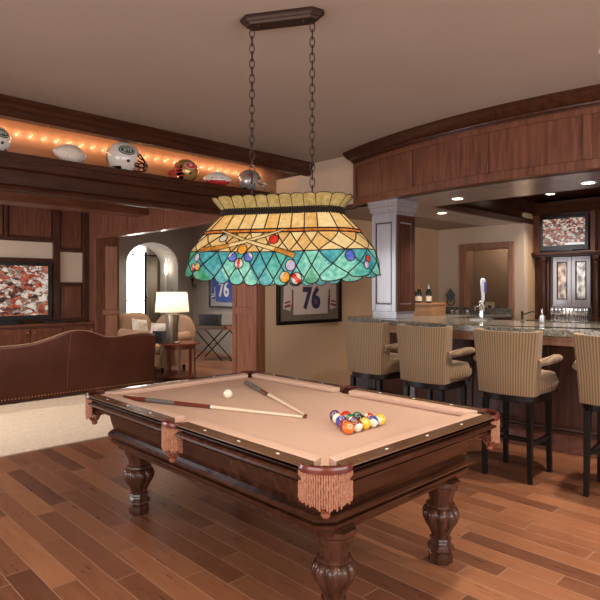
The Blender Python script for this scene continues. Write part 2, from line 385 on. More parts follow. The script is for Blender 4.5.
def tag(o, label=None, cat=None, group=None, kind=None):
    if label: o['label'] = label
    if cat: o['category'] = cat
    if group: o['group'] = group
    if kind: o['kind'] = kind
    return o
def thing(name, label, cat, loc, rz=0, group=None):
    o = bpy.data.objects.new(name, None); o.empty_display_size = 0.05; COL.objects.link(o)
    o.location = loc; o.rotation_euler = (0, 0, rz); return tag(o, label, cat, group)
def struct(name, mb, mat, label=None, cat=None, **k):
    o = mb.build(name, mat, **k); o['kind'] = 'structure'
    if label: o['label'] = label
    if cat: o['category'] = cat
    return o
def sthing(name, label, cat, loc=(0, 0, 0)):
    o = thing(name, label, cat, loc); o['kind'] = 'structure'; return o
def copy_thing(root, loc, rz, label, group=None):
    r = root.copy(); COL.objects.link(r); r.location = loc; r.rotation_euler = (0, 0, rz); r['label'] = label
    if group: r['group'] = group
    for ch in root.children:
        c = ch.copy(); COL.objects.link(c); c.parent = r
        for g in ch.children:
            d = g.copy(); COL.objects.link(d); d.parent = c
    return r
def text(name, s, size, mat, parent, mtx, depth=0.001, bold=0.0):
    cu = bpy.data.curves.new('t', 'FONT'); cu.body = s; cu.size = size; cu.extrude = depth; cu.offset = bold; cu.align_x = 'CENTER'; cu.align_y = 'CENTER'
    o = bpy.data.objects.new('t', cu); COL.objects.link(o)
    bpy.context.view_layer.update()
    me = bpy.data.meshes.new_from_object(o.evaluated_get(bpy.context.evaluated_depsgraph_get()))
    bpy.data.objects.remove(o); me.transform(mtx); me.materials.clear(); me.materials.append(M[mat]); me.name = name
    q = bpy.data.objects.new(name, me); COL.objects.link(q); q.parent = parent; return q
def frame_m(x, y, z, o=(0, 0, 0)):
    m = Matrix((x, y, z)).transposed().to_4x4(); m.translation = Vector(o); return m
def catmull(pts, k=6):
    out = []
    P = [pts[0]] + list(pts) + [pts[-1]]
    for i in range(1, len(P) - 2):
        for j in range(k):
            t = j / k
            out.append(tuple(0.5 * ((2 * b) + (-a + c) * t + (2 * a - 5 * b + 4 * c - d) * t * t + (-a + 3 * b - 3 * c + d) * t ** 3) for a, b, c, d in zip(P[i - 1], P[i], P[i + 1], P[i + 2])))
    out.append(tuple(pts[-1])); return out
I3 = Matrix.Identity(3)

# ================================================================== ROOM
X0, Y0 = -2.6, -2.6
HC = 3.1
struct('floor', MB().box(X0, 10, Y0, 13.3, -0.1, 0), 'floor', smooth=False)
struct('ceiling', MB().box(X0, 10, Y0, 5.85, HC, HC + .1), 'ceil', smooth=False)
struct('ceiling', MB().box(X0, 10, 5.85, 13.3, 3.0, 3.1), 'ceil', smooth=False)

def wall_x(name, x0, x1, ya, yb, z1, holes, mat, axis):
    """wall with rectangular holes; axis 'y' runs along y between x0..x1, axis 'x' runs along x between y = x0..x1"""
    mb = MB(); cuts = sorted(holes); prev = ya
    def bx(a, b, z0, zz):
        if b - a < 1e-4 or zz - z0 < 1e-4: return
        if axis == 'y': mb.box(x0, x1, a, b, z0, zz)
        else: mb.box(a, b, x0, x1, z0, zz)
    for (a, b, c, d) in cuts:
        bx(prev, a, 0, z1); bx(a, b, 0, c); bx(a, b, d, z1); prev = b
    bx(prev, yb, 0, z1)
    return struct(name, mb, mat, smooth=False)
wall_x('wall_left', X0 - .1, X0, Y0 - .1, 13.3, HC, [(-1.5, 2.7, .55, 2.45), (6.3, 10.0, .55, 2.45)], 'wall_pale', 'y')
wall_x('wall_back', Y0 - .1, Y0, X0, 10, HC, [(-.3, 4.7, .55, 2.45)], 'wall_pale', 'x')
struct('wall_right', MB().box(9.9, 10, Y0, 13.3, 0, HC), 'wall_pale', smooth=False)
def window_frame(n, c, w_, h_, axis):
    mb = MB(); t = .05
    def bx(u0, u1, z0, z1):
        if axis == 'y': mb.box(c[0] - .03, c[0] + .03, c[1] + u0, c[1] + u1, c[2] + z0, c[2] + z1)
        else: mb.box(c[0] + u0, c[0] + u1, c[1] - .03, c[1] + .03, c[2] + z0, c[2] + z1)
    bx(-w_ / 2, w_ / 2, -h_ / 2, -h_ / 2 + t); bx(-w_ / 2, w_ / 2, h_ / 2 - t, h_ / 2)
    k = max(2, round(w_ / 1.4))
    for i in range(k + 1): u = -w_ / 2 + (w_ - t) * i / k; bx(u, u + t, -h_ / 2 + t, h_ / 2 - t)
    struct('window_%d' % n, mb, 'white', smooth=False)
window_frame(1, (X0 - .06, .6, 1.5), 4.2, 1.9, 'y'); window_frame(2, (2.2, Y0 - .06, 1.5), 5.0, 1.9, 'x'); window_frame(3, (X0 - .06, 8.15, 1.5), 3.7, 1.9, 'y')  # frames of the unseen windows put in to carry the fill light

# wall with the framed jersey, continuing behind the bar
YJ = 5.27
struct('wall_jersey', MB().box(4.50, 5.24, YJ, YJ + .12, 0, 2.29).box(5.24, 5.30, YJ, YJ + .12, 0, 2.29).box(5.30, 8.44, YJ, YJ + .12, 0, HC), 'wall_tan', 'tan wall carrying the framed cream jersey', smooth=False)
struct('baseboard_jersey', MB().box(4.50, 5.5, YJ - .018, YJ, 0, .13), 'wood_dark', smooth=False, bevel=.003)

# header beam with its lit display shelf
hb = sthing('header_beam', 'dark wood header beam with a lit display shelf along the ceiling', 'beam')
HX0, HX1 = X0, 5.30
crown = [(0, 3.1), (.075, 3.1), (.075, 3.08), (.066, 3.068), (.050, 3.055), (.036, 3.035), (.026, 3.012), (.016, 3.005), (.016, 2.955), (.008, 2.945), (0, 2.94)]
MB().sweep([(HX0, YJ), (HX1, YJ)], crown).build('crown_moulding', 'wood_dark', hb)
MB().box(HX0, HX1, YJ, YJ + .1, 2.94, 3.1).build('top_rail', 'wood_dark', hb, smooth=False)
MB().box(HX0, HX1, YJ - .03, YJ + .5, 2.575, 2.63).build('shelf_board', 'wood_dark', hb, smooth=False, bevel=.004)
MB().box(HX0, HX1, YJ + .48, YJ + .53, 2.63, 3.1).build('shelf_back_panel', 'shelf_back', hb, smooth=False)
MB().box(5.12, HX1, YJ, YJ + .48, 2.63, 2.925).build('shelf_end_panel', 'wall_pale', hb, smooth=False)
MB().box(HX0, HX1, YJ + .1, YJ + .48, 3.06, 3.1).build('shelf_ceiling', 'shelf_back', hb, smooth=False)
low = [(0, 2.575), (.012, 2.575), (.012, 2.50), (-.005, 2.49), (-.02, 2.48), (-.02, 2.36), (0.0, 2.35), (.015, 2.335), (.02, 2.32), (.02, 2.30), (0.0, 2.29), (-.07, 2.29), (-.07, 2.575)]
MB().sweep([(HX0, YJ), (4.5, YJ)], low).build('fascia', 'wood_dark', hb)
MB().box(4.5, HX1, YJ - .02, YJ - .001, 2.29, 2.575).build('fascia', 'wood_dark', hb, smooth=False)
MB().box(HX0, 4.38, YJ + .08, YJ + .5, 2.44, 2.575).build('beam_underside', 'wood_dark', hb, smooth=False)
for i in range(29):
    x = 1.30 + i * .125
    m = MB().ball((x, YJ + .465, 2.935), .0025, 8, 6); m.build('shelf_bulb', 'rope_bulb', hb)
    if i % 1 == 0: point('shelf_light', (x, YJ + .425, 2.93), 0.36, (1.0, .68, .42), 0.006)

# lower board across the television room
tb = sthing('ceiling_beam', 'plain reddish wooden beam across the television room', 'beam')
MB().box(HX0, 4.38, 7.90, 8.3, 2.58, 3.0).build('beam_board', 'wood_mid_h', tb, smooth=False, bevel=.004)

# panelled wall right of the television with its wide opening
WX = 4.38
def pan(mb, fixed, axis, a0, a1, z0, z1, out, t=.02, b=.012):
    """a raised frame of four thin strips around a recessed panel; out = +-1 face direction"""
    pass
pw = sthing('wall_panelled', 'panelled wooden wall with a wide cased opening to the sitting hall', 'wall')
MB().box(WX, WX + .12, 9.75, 10.26, 0, 3.0).box(WX, WX + .12, 5.81, 9.75, 2.32, 3.0).box(WX + .12, WX + .42, 9.75, 9.9, 0, 3.0).build('wall_boards', 'wood_mid', pw, smooth=False)
m = MB()
for y in (6.6, 7.45, 8.6, 9.3): m.box(WX - .012, WX, y, y + .012, 2.42, 3.0)
m.box(WX - .02, WX, 5.81, 9.75, 2.32, 2.40).box(WX - .02, WX, 9.75, 9.87, 0, 2.40)
m.build('casing', 'wood_mid', pw, smooth=False, bevel=.004)
m = MB()
for z0, z1 in ((.15, .95), (1.05, 2.2)):
    m.box(WX + .16, WX + .38, 9.735, 9.75, z0, z1)
m.box(WX + .12, WX + .42, 9.73, 9.75, .96, 1.04)
m.build('jamb_panel', 'wood_warm', pw, smooth=False, bevel=.004)
# column at the near end
cl = sthing('wall_column', 'panelled reddish wooden column between the hall opening and the tan wall', 'column')
M['wood_col'] = wood('wood_column', (0.17, 0.062, 0.034), (0.29, 0.12, 0.068), 2)
MB().box(WX, 4.50, YJ, 5.75, 0, 2.29).build('column_body', 'wood_col', cl, smooth=False)
m = MB()
for a, b in ((YJ, YJ + .07), (5.68, 5.75)): m.box(WX - .015, WX, a, b, 0, 2.29)
for z0, z1 in ((0, .14), (1.12, 1.2), (2.2, 2.29)): m.box(WX - .0149, WX, YJ + .07, 5.68, z0, z1)
m.build('column_frame', 'wood_col', cl, smooth=False, bevel=.003)
MB().box(WX + .02, 4.50, YJ - .012, YJ, 0, 2.29).build('column_edge', 'wood_col', cl, smooth=False, bevel=.003)

# television wall
YT = 10.14
struct('wall_television', MB().box(X0, WX, YT + .02, YT + .12, 0, 3.0), 'wood_mid', 'wooden wall behind the large television', smooth=False)
# hall beyond the opening
struct('wall_hall', MB().box(7.36, 7.46, YJ + .12, 11.3, 0, 3.0), 'wall_grey', 'grey wall of the sitting hall with the framed blue jersey', smooth=False)
arch = MB(); ax0, ax1, aS = 5.69, 6.95, 1.98; ac = (ax0 + ax1) / 2; ar = (ax1 - ax0) / 2
YA0, YA1 = 11.2, 12.0
pts = [(ax0, 0), (ax0, aS)] + [(ac - ar * cos(pi * i / 20), aS + ar * .75 * sin(pi * i / 20)) for i in range(1, 20)] + [(ax1, aS), (ax1, 0)]
def arch_wall(mb, x0, x1, y0, y1, z1, ap):
    fr = [(x0, 0)] + ap + [(x1, 0), (x1, z1), (x0, z1)]
    for i in range(1, len(ap)):
        a, b = ap[i - 1], ap[i]
        for y in (y0, y1): mb.add([(a[0], y, a[1]), (b[0], y, b[1]), (b[0], y, z1), (a[0], y, z1)], [(0, 1, 2, 3)])
        if abs(a[0] - b[0]) > 1e-6: mb.add([(a[0], y0, a[1]), (b[0], y0, b[1]), (b[0], y1, b[1]), (a[0], y1, a[1])], [(0, 1, 2, 3)])
    mb.box(x0, ap[0][0], y0, y1, 0, z1); mb.box(ap[-1][0], x1, y0, y1, 0, z1)
arch_wall(arch, WX, 7.46, YA0, YA1, 3.0, pts)
struct('wall_arch', arch, 'wall_grey', 'grey hall wall pierced by a tall arch', fix=False)
struct('wall_far', MB().box(6.85, 9.9, 12.4, 12.5, 0, 3.0).box(4.3, 5.9, 12.4, 12.5, 0, 3.0).box(5.9, 6.85, 12.4, 12.5, 0, .5).box(5.9, 6.85, 12.4, 12.5, 2.6, 3.0), 'wall_pale', smooth=False)
wn = sthing('window_4', 'bright tall window seen through the hall arch', 'window')
m = MB()
for x in (5.9, 6.80): m.box(x, x + .05, 12.37, 12.43, .5, 2.6)
m.box(5.95, 6.80, 12.37, 12.43, .5, .55).box(5.95, 6.80, 12.37, 12.43, 2.55, 2.6).box(5.95, 6.80, 12.37, 12.43, 1.12, 1.15)
m.build('window_frame', 'white', wn, smooth=False)
MB().box(5.92, 6.83, 12.46, 12.465, .52, 2.58).build('pane', 'clear', wn, smooth=False)
struct('daylight_sheet', MB().box(5.2, 8.2, 13.2, 13.25, -.05, 3.0), 'sky_pane', 'bright daylight beyond the hall window', smooth=False)  # glowing sheet set beyond the hall window as its bright sky

# bar soffit
def harc(y, r): return 10.4 - sqrt(r * r - (y - 2.6) ** 2)
ys = [4.45 - i * .2 for i in range(31)]
face = [(harc(y, 5.48), y) for y in ys]
bh = sthing('bar_header', 'curved panelled dark wood header over the bar', 'header')
MB().sweep(face, [(0, 2.44), (0, 3.1), (-.12, 3.1), (-.12, 2.44)]).build('header_face', 'wood_mid', bh)
crn = [(0, 2.955), (.012, 2.955), (.018, 2.97), (.03, 2.975), (.035, 2.985), (.035, 2.995), (.05, 3.0), (.075, 3.02), (.10, 3.05), (.112, 3.075), (.118, 3.08), (.118, 3.1), (0, 3.1)]
MB().sweep([(face[0][0] + .25, face[0][1] + .0)] + face, crn).build('crown_moulding', 'wood_dark', bh)
yy = [4.40, 3.46, 2.57, 1.69, .8, -.1, -1.0]
m = MB()
rail = lambda z0, z1: [(0, z0), (.022, z0), (.022, z1), (0, z1)]
m.sweep(face, rail(2.44, 2.52)); m.sweep(face, rail(2.90, 2.955))
for i, y in enumerate([4.45] + yy[1:]):
    a = [(harc(q, 5.48), q) for q in ((y, y - .05) if i == 0 else (y + .035, y - .035))]
    m.sweep(a, rail(2.52, 2.90))
m.build('panel_rails', 'wood_mid', bh, bevel=.006)
# soffit slab with its recessed tray
sof = [(x, y) for x, y in face]
poly = [(x + .1, y) for x, y in face if y > 3.8]
m = MB()
m.prism([(harc(4.45, 5.48), 4.45), (9.0, 4.45), (9.0, 3.8), (harc(3.8, 5.4), 3.8)], 2.44, 2.47)
q = [(harc(y, 5.4), y) for y in [3.8 - .2 * i for i in range(30)]]
m.prism(q + [(5.93, q[-1][1]), (5.93, 3.8)], 2.44, 2.47)
m.build('soffit_board', 'glare_grey', bh, smooth=False)
m = MB().box(5.93, 5.96, -2.2, 3.8, 2.44, 2.80).box(5.93, 9.0, 3.8, 3.83, 2.44, 2.80)
m.build('tray_side', 'wood_dark', bh, smooth=False)
MB().box(5.93, 9.9, -2.6, 3.83, 2.80, 2.83).build('tray_ceiling', 'wood_dark', bh, smooth=False)
m = MB().sweep([(5.96, 3.8), (5.96, -2.2)][::-1], [(0, 2.44), (-.0, 2.47), (-.05, 2.52), (0, 2.56)])
m.sweep([(5.96, 3.8), (9.0, 3.8)], [(0, 2.44), (0.03, 2.44), (.05, 2.50), (0, 2.56)])
m.build('tray_moulding', 'wood_dark', bh)
# painted bulkhead between the beam and the bar header
struct('wall_bulkhead', MB().box(5.30, 9.9, 4.46, YJ - .001, 2.47, HC), 'wall_pale', 'pale painted bulkhead between the shelf beam and the bar header', smooth=False)
struct('trim_1', MB().sweep([(5.30, YJ - .001), (5.30, 4.46)], [(0, 2.42), (.02, 2.43), (.03, 2.47), (0, 2.49)]), 'wood_dark')
struct('trim_2', MB().box(5.30, 8.44, 4.46, YJ - .001, 2.44, 2.47), 'ceil', smooth=False)

# bar back wall with doorway
wall_x('wall_bar', 8.44, 8.56, 3.77, YJ, 2.8, [(4.01, 4.76, 0, 2.08)], 'wall_pale', 'y')
struct('wall_bar_end', MB().box(8.56, 9.2, 3.77, 3.89, 0, 2.8), 'wall_tan', smooth=False)
struct('wall_bar_cabinet', MB().box(9.12, 9.2, Y0, 3.77, 0, 2.8), 'wall_tan', smooth=False)
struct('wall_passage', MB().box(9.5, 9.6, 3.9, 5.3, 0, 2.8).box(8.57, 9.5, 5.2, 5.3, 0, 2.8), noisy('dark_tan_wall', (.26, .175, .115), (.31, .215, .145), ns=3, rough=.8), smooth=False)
dr = sthing('door_1', 'cased doorway in the wall behind the bar', 'doorway')
m = MB()
for y0, y1 in ((3.92, 4.01), (4.76, 4.85)): m.box(8.405, 8.44, y0, y1, 0, 2.17)
m.box(8.405, 8.44, 4.01, 4.76, 2.08, 2.17)
m.box(8.425, 8.56, 4.01, 4.025, 0, 2.08).box(8.425, 8.56, 4.745, 4.76, 0, 2.08).box(8.425, 8.56, 4.025, 4.745, 2.065, 2.08)
m.build('door_frame', 'wood_warm', dr, smooth=False, bevel=.006)
struct('trim_3', MB().sweep([(8.44, YJ), (8.44, 3.77), (9.12, 3.77)][::1], [(0, 2.60), (.02, 2.60), (.05, 2.66), (.08, 2.72), (.08, 2.80), (0, 2.80)]).sweep([(5.2, YJ), (8.44, YJ)], [(0, 2.60), (.02, 2.60), (.05, 2.66), (.08, 2.72), (.08, 2.80), (0, 2.80)]) if False else MB().sweep([(8.44, 4.46), (8.44, 3.77), (9.12, 3.77)], [(0, 2.60), (.02, 2.60), (.05, 2.66), (.08, 2.72), (.08, 2.80), (0, 2.80)]), 'wood_dark')

# recessed lights
def downlight(x, y, z, label, power=25, r=.07, group='recessed ceiling lights', ang=110, col=WARMW):
    t = thing('recessed_light', label, 'light', (x, y, z), 0, group)
    pr = [(r * .78, .0), (r * .80, -.006), (r, -.006), (r * 1.02, -.002), (r * 1.02, 0)]
    MB().lathe(pr, seg=24, cap=False).build('trim_ring', 'white', t)
    MB().lathe([(0.001, -.002), (r * .79, -.002)], seg=24, cap=False).build('lens', 'bulb', t)
    spot('downlight', (x, y, z - .02), power, col, ang, .9, .06)
for x, y, z, l in [(5.63, 1.9, 2.44, 'recessed light in the bar soffit nearest the right edge'), (5.59, 3.25, 2.44, 'recessed light in the bar soffit right of the square column'),
                   (6.52, 4.02, 2.44, 'recessed light deepest in the bar soffit near the corner'), (8.2, 3.28, 2.80, 'recessed light in the bar ceiling tray above the small television')]:
    downlight(x, y, z, l, 105)
for x, y in [(-.9, .6), (-.9, 3.2), (.9, -.9), (3.0, -.9), (-.9, -1.5), (4.25, 1.28), (3.9, -.6), (.9, 1.2)]:  # unseen cans put in as fill, except the one above the stools
    downlight(x, y, 3.1, 'added unseen recessed light in the main ceiling, outside the picture' if x != 4.25 else 'recessed ceiling light above the bar stools at the top right edge of the picture', 260 if x > 3.8 else 165, .085, 'main ceiling lights')
for x, y in [(6.9, 1.0), (7.6, -.4), (6.9, -1.4)]:  # unseen cans added to brighten the bar walls
    downlight(x, y, 2.80, 'added unseen recessed light in the bar tray ceiling outside the picture', 130, .075, 'added bar ceiling lights')
point('passage_fill', (8.95, 4.4, 2.5), 45, WARMW, .1)  # unseen fill added above the door head to brighten the passage wall
for x, y in [(.3, 8.9), (2.6, 8.9), (2.6, 6.6), (.3, 6.6), (5.8, 7.0), (5.8, 10.2), (6.3, 8.6)]:  # unseen cans added to light the television room and hall
    downlight(x, y, 3.0, 'added unseen recessed light in the ceiling beyond the header beam', 130, .085, 'added sitting room ceiling lights')

# ================================================================== POOL TABLE
TC = (2.189, 2.467); TW, TL, HR, BED = 1.42, 2.157, .778, .745
pt = thing('pool_table', 'carved dark wood pool table with tan felt and fringed leather pockets', 'pool table', (TC[0], TC[1], 0))
hw, hl = TW / 2, TL / 2
def octo(ins, c):
    x, y = hw - ins, hl - ins
    return [(x - c, y), (x, y - c), (x, -y + c), (x - c, -y), (-x + c, -y), (-x, -y + c), (-x, y - c), (-x + c, y)]
path = octo(0, .13)
# outward normal of sweep() is (t.y, -t.x); path above runs clockwise seen from above? keep it anticlockwise so that it points outward
path = path[::-1]
prof = [(0, .770), (0, .757), (-.030, .753), (-.030, .743), (-.006, .740), (.004, .731), (.004, .722), (-.006, .713), (-.040, .709), (-.040, .700), (-.028, .697), (-.032, .685), (-.050, .675), (-.085, .669),
        (-.112, .664), (-.125, .600), (-.142, .545), (-.112, .541), (-.104, .529), (-.112, .515), (-.142, .511), (-.142, .499), (-.122, .495), (-.126, .479), (-.145, .459), (-.162, .452), (-.165, .432)]
def area2(p): return sum(p[i - 1][0] * p[i][1] - p[i][0] * p[i - 1][1] for i in range(len(p)))
if area2(path) < 0: path = path[::-1]
MB().sweep(path, prof[::-1] + [(-.3, .772), (-.3, .70), (-.3, .484)][:0] + [(-.02, .770), (-.14, .70), (-.185, .432)], closed=True).build('cabinet_body', 'table_wood', pt, ang=22)
# rails
PR = .09
def railseg(mb, a, b, cut_a, cut_b):
    """rail top between two pockets: a, b outer ends (local), cuts extend outer edge"""
    a = Vector(a); b = Vector(b); t = (b - a).normalized(); n = Vector((t.y, -t.x))  # n points outward
    L = (b - a).length
    def P(s, o, z): q = a + t * s + n * o; return (q.x, q.y, z)
    # wood top from o=0 to -.085, cushion -.085..-.14
    w0 = [P(0, 0, .757), P(0, -.0, HR - .002), P(cut_a * .55, -.072, HR), P(cut_a * .55, -.072, BED + .002)]
    w1 = [P(L, 0, .757), P(L, -.0, HR - .002), P(L - cut_b * .55, -.072, HR), P(L - cut_b * .55, -.072, BED + .002)]
    mb.add(w0 + w1, [(0, 1, 5, 4), (1, 2, 6, 5), (2, 3, 7, 6), (3, 0, 4, 7), (3, 2, 1, 0), (4, 5, 6, 7)], 0)
    c0 = [P(cut_a * .55, -.0725, HR), P(cut_a, -.135, HR - .001), P(cut_a + .004, -.14, HR - .008), P(cut_a, -.132, BED + .002), P(cut_a * .55, -.0725, BED + .002)]
    c1 = [P(L - cut_b * .55, -.0725, HR), P(L - cut_b, -.135, HR - .001), P(L - cut_b - .004, -.14, HR - .008), P(L - cut_b, -.132, BED + .002), P(L - cut_b * .55, -.0725, BED + .002)]
    mb.add(c0 + c1, [(i, (i + 1) % 5, 5 + (i + 1) % 5, 5 + i) for i in range(5)] + [(4, 3, 2, 1, 0), (5, 6, 7, 8, 9)], 1)
segs = []
g = .105; sp = .05
corners = {}
# anticlockwise: bottom (y=-hl) left to right gives outward normal (t.y,-t.x) = (0,-1)
segs += [((-hw + g, -hl), (hw - g, -hl), .05, .05)]
segs += [((hw, -hl + g), (hw, -sp), .05, .02), ((hw, sp), (hw, hl - g), .02, .05)]
segs += [((hw - g, hl), (-hw + g, hl), .05, .05)]
segs += [((-hw, hl - g), (-hw, sp), .05, .02), ((-hw, -sp), (-hw, -hl + g), .02, .05)]
for a, b, ca, cb in segs:
    m = MB(); railseg(m, a, b, ca, cb)
    r = m.build('rail', ['rail_wood', 'cloth'], pt, ang=25, bevel=.003)
    A = Vector(a); B = Vector(b); t = (B - A).normalized(); n = Vector((t.y, -t.x))
    for k in (1, 2, 3):
        full = (abs(t.x) > .5)
        c = A + (B - A) * (k / 4 if full else k / 3.6 - .05) - n * .037
        s = MB(); d = .012; e = .006
        s.add([(c.x + t.x * d, c.y + t.y * d, HR + .0008), (c.x - n.x * e, c.y - n.y * e, HR + .0008), (c.x - t.x * d, c.y - t.y * d, HR + .0008), (c.x + n.x * e, c.y + n.y * e, HR + .0008),
               (c.x + t.x * d, c.y + t.y * d, HR - .001), (c.x - n.x * e, c.y - n.y * e, HR - .001), (c.x - t.x * d, c.y - t.y * d, HR - .001), (c.x + n.x * e, c.y + n.y * e, HR - .001)],
              [(0, 1, 2, 3), (7, 6, 5, 4), (0, 4, 5, 1), (1, 5, 6, 2), (2, 6, 7, 3), (3, 7, 4, 0)])
        s.build('sight', 'pearl', r, smooth=False)
# bed with pocket cut-outs
bi = .095
cp = .088; rp = .062
PK = [((-hw + cp, -hl + cp), -3 * pi / 4), ((hw - cp, -hl + cp), -pi / 4), ((hw - .035, 0), 0), ((hw - cp, hl - cp), pi / 4), ((-hw + cp, hl - cp), 3 * pi / 4), ((-hw + .035, 0), pi)]
poly = []
for (c, a) in PK:
    corner = abs(abs(cos(a)) - .7071) < .01
    half = 1.9 if corner else 1.35
    for i in range(13):
        th = a - half + 2 * half * i / 12
        th2 = a + pi + half * 0
        # concave arc: points on the table-side of the pocket, running from one jaw to the other
        u = a + pi + (1.25 if corner else .9) * (1 - 2 * i / 12)
        poly.append((c[0] + rp * cos(u), c[1] + rp * sin(u)))
if area2(poly) < 0: pass
MB().prism(poly, BED - .04, BED).build('playing_bed', 'cloth', pt, smooth=False)
# pockets
def pocket(c, a, corner):
    ca, sa = cos(a), sin(a)
    def W(x, y, z): return (c[0] + x * ca - y * sa, c[1] + x * sa + y * ca, z)
    RO, ex = (.090, .72) if corner else (.062, .78)
    half = R(86)
    m = MB(); N = 20
    prof = [(-.006, HR + .001), (.004, HR + .004), (.014, HR + .001), (.019, HR - .010), (.014, HR - .028), (-.002, HR - .030)]
    vs = []
    for i in range(N + 1):
        th = -half + 2 * half * i / N
        for o, z in prof: vs.append(W((RO + o) * cos(th) * ex, (RO + o) * sin(th), z))
    k = len(prof)
    m.add(vs, [(i * k + j, i * k + (j + 1) % k, (i + 1) * k + (j + 1) % k, (i + 1) * k + j) for i in range(N) for j in range(k)] + [tuple(range(k))[::-1], tuple(range(N * k, N * k + k))])
    p = m.build('pocket', 'leather_red', pt)
    # cup lining
    m = MB(); N2 = 24; vs = []
    for i in range(N2):
        th = 2 * pi * i / N2
        for rr, z in ((.056, BED - .003), (.05, BED - .06), (.04, BED - .10)) if corner else ((.040, BED - .003), (.036, BED - .06), (.03, BED - .09)): vs.append(W(rr * cos(th), rr * sin(th), z))
    m.add(vs, [(i * 3 + j, ((i + 1) % N2) * 3 + j, ((i + 1) % N2) * 3 + j + 1, i * 3 + j + 1) for i in range(N2) for j in range(2)] + [tuple(i * 3 + 2 for i in range(N2))])
    m.build('pocket_cup', 'leather_red', p, fix=False)
    # fringe
    m = MB(); n = 32 if corner else 22
    for i in range(n):
        th = -half * .97 + 2 * half * .97 * i / (n - 1); ln = (.112 if corner else .115) + rnd.uniform(-.008, .008)
        ln += .02 * cos(th) ** 2 if corner else 0
        x, y = (RO + .012) * cos(th) * ex, (RO + .012) * sin(th)
        pts = [W(x + .0008 * sin(q * 2.1 + i), y + .0008 * cos(q * 2.1 + i * 2), HR - .024 - ln * q / 8) for q in range(9)]
        m.tube(pts, [.0046 if q % 2 else .0038 for q in range(8)] + [.0028], 5)
    tag(m.build('fringe', 'fringe', p), kind='stuff')
    # woven net under the pocket
    m = MB(); zt, zb = (HR - .11, HR - .18) if corner else (HR - .10, HR - .185)
    cx = .030 if corner else .012
    for sgn in (1, -1):
        for i in range(9):
            pts = []
            for q in range(7):
                f = q / 6; th = 2 * pi * i / 9 + sgn * f * 1.5; rr = .036 * (1 - f) ** .5 + .010
                pts.append(W(cx + rr * cos(th), rr * sin(th), zt + (zb - zt) * f))
            m.tube(pts, .0032, 5)
    m.lathe([(.012, -.02), (.018, -.012), (.018, 0), (.012, .005)], W(cx, 0, zb), 10)
    m.build('net', 'net_cord', p)
for c, a in PK: pocket(c, a, abs(abs(cos(a)) - .7071) < .01)
# bracket blocks and turned legs
def leg():
    m = MB()
    def oc(a, z, i):
        return 1 / max(abs(cos(((a + pi / 8) % (pi / 4)) - pi / 8)), .3)
    top = [(.05, .436), (.100, .436), (.100, .415), (.090, .405), (.086, .385), (.074, .368), (.072, .360), (.066, .345), (.064, .318), (.078, .308), (.080, .298), (.060, .290)]
    m.lathe([(r, z) for r, z in top], seg=8, cap=True)
    m.v = [tuple(Matrix.Rotation(pi / 8, 3, 'Z') @ Vector(v)) for v in m.v]
    bulb = [(.060, .298), (.074, .292), (.086, .280), (.093, .262), (.092, .242), (.082, .215), (.066, .188), (.052, .160), (.046, .140), (.046, .128)]
    m.lathe(bulb, seg=96, mod=lambda a, z, i: 1 + (.16 if 0 < i < 8 else .03) * (abs(cos(5 * a)) ** .6 - .65))
    foot = [(.040, .136), (.056, .130), (.060, .120), (.052, .112), (.056, .100), (.070, .084), (.072, .072), (.066, .066), (.058, .062), (.056, .052), (.062, .046), (.064, .012), (.060, .0)]
    f = MB().lathe(foot, seg=8); f.v = [tuple(Matrix.Rotation(pi / 8, 3, 'Z') @ Vector(v)) for v in f.v]
    m.add(f.v, f.f)
    return m
lm = leg()
proto = None
for sx in (-1, 1):
    for sy in (-1, 1):
        c = (sx * .420, sy * .850, 0)
        if proto is None: proto = lm.build('leg', 'leg_wood', pt, ang=28); proto.location = c
        else:
            o = proto.copy(); COL.objects.link(o); o.parent = pt; o.location = c

# balls
RB = .030
BALLC = {1: (.85, .50, .02), 2: (.02, .04, .30), 3: (.60, .02, .015), 4: (.09, .02, .16), 5: (.80, .16, .01), 6: (.01, .14, .05), 7: (.22, .015, .02), 8: (.01, .01, .01)}
BM = {k: plain('ball_colour_%s' % 'abcdefgh'[k - 1], v, .1, coat=.6) for k, v in BALLC.items()}
D = .0615
rows = [[5, 11, 1, 10, 9], [7, 13, 15, 3], [2, 8, 14], [12, 3 + 8], [4]]
rows = [[5, 15, 1, 10, 9], [3, 13, 12, 11], [2, 8, 14], [13 - 0, 7], [4]]
rows = [[5, 15, 1, 10, 9], [7, 12, 8, 11], [2, 14, 6], [13, 3], [4]]
cname = {1: 'yellow', 2: 'blue', 3: 'red', 4: 'purple', 5: 'orange', 6: 'green', 7: 'maroon', 8: 'black'}
where = {0: ['front row, nearest the camera at the left', 'front row, second from the left', 'front row, middle', 'front row, second from the right', 'front row, rightmost of the rack'],
         1: ['second row, leftmost', 'second row, second from left', 'second row, third from left', 'second row, rightmost'],
         2: ['third row, leftmost', 'third row, middle', 'third row, rightmost'], 3: ['fourth row, left', 'fourth row, right'], 4: ['at the far tip of the rack']}
cpos = Vector((0, 0, 1.45))
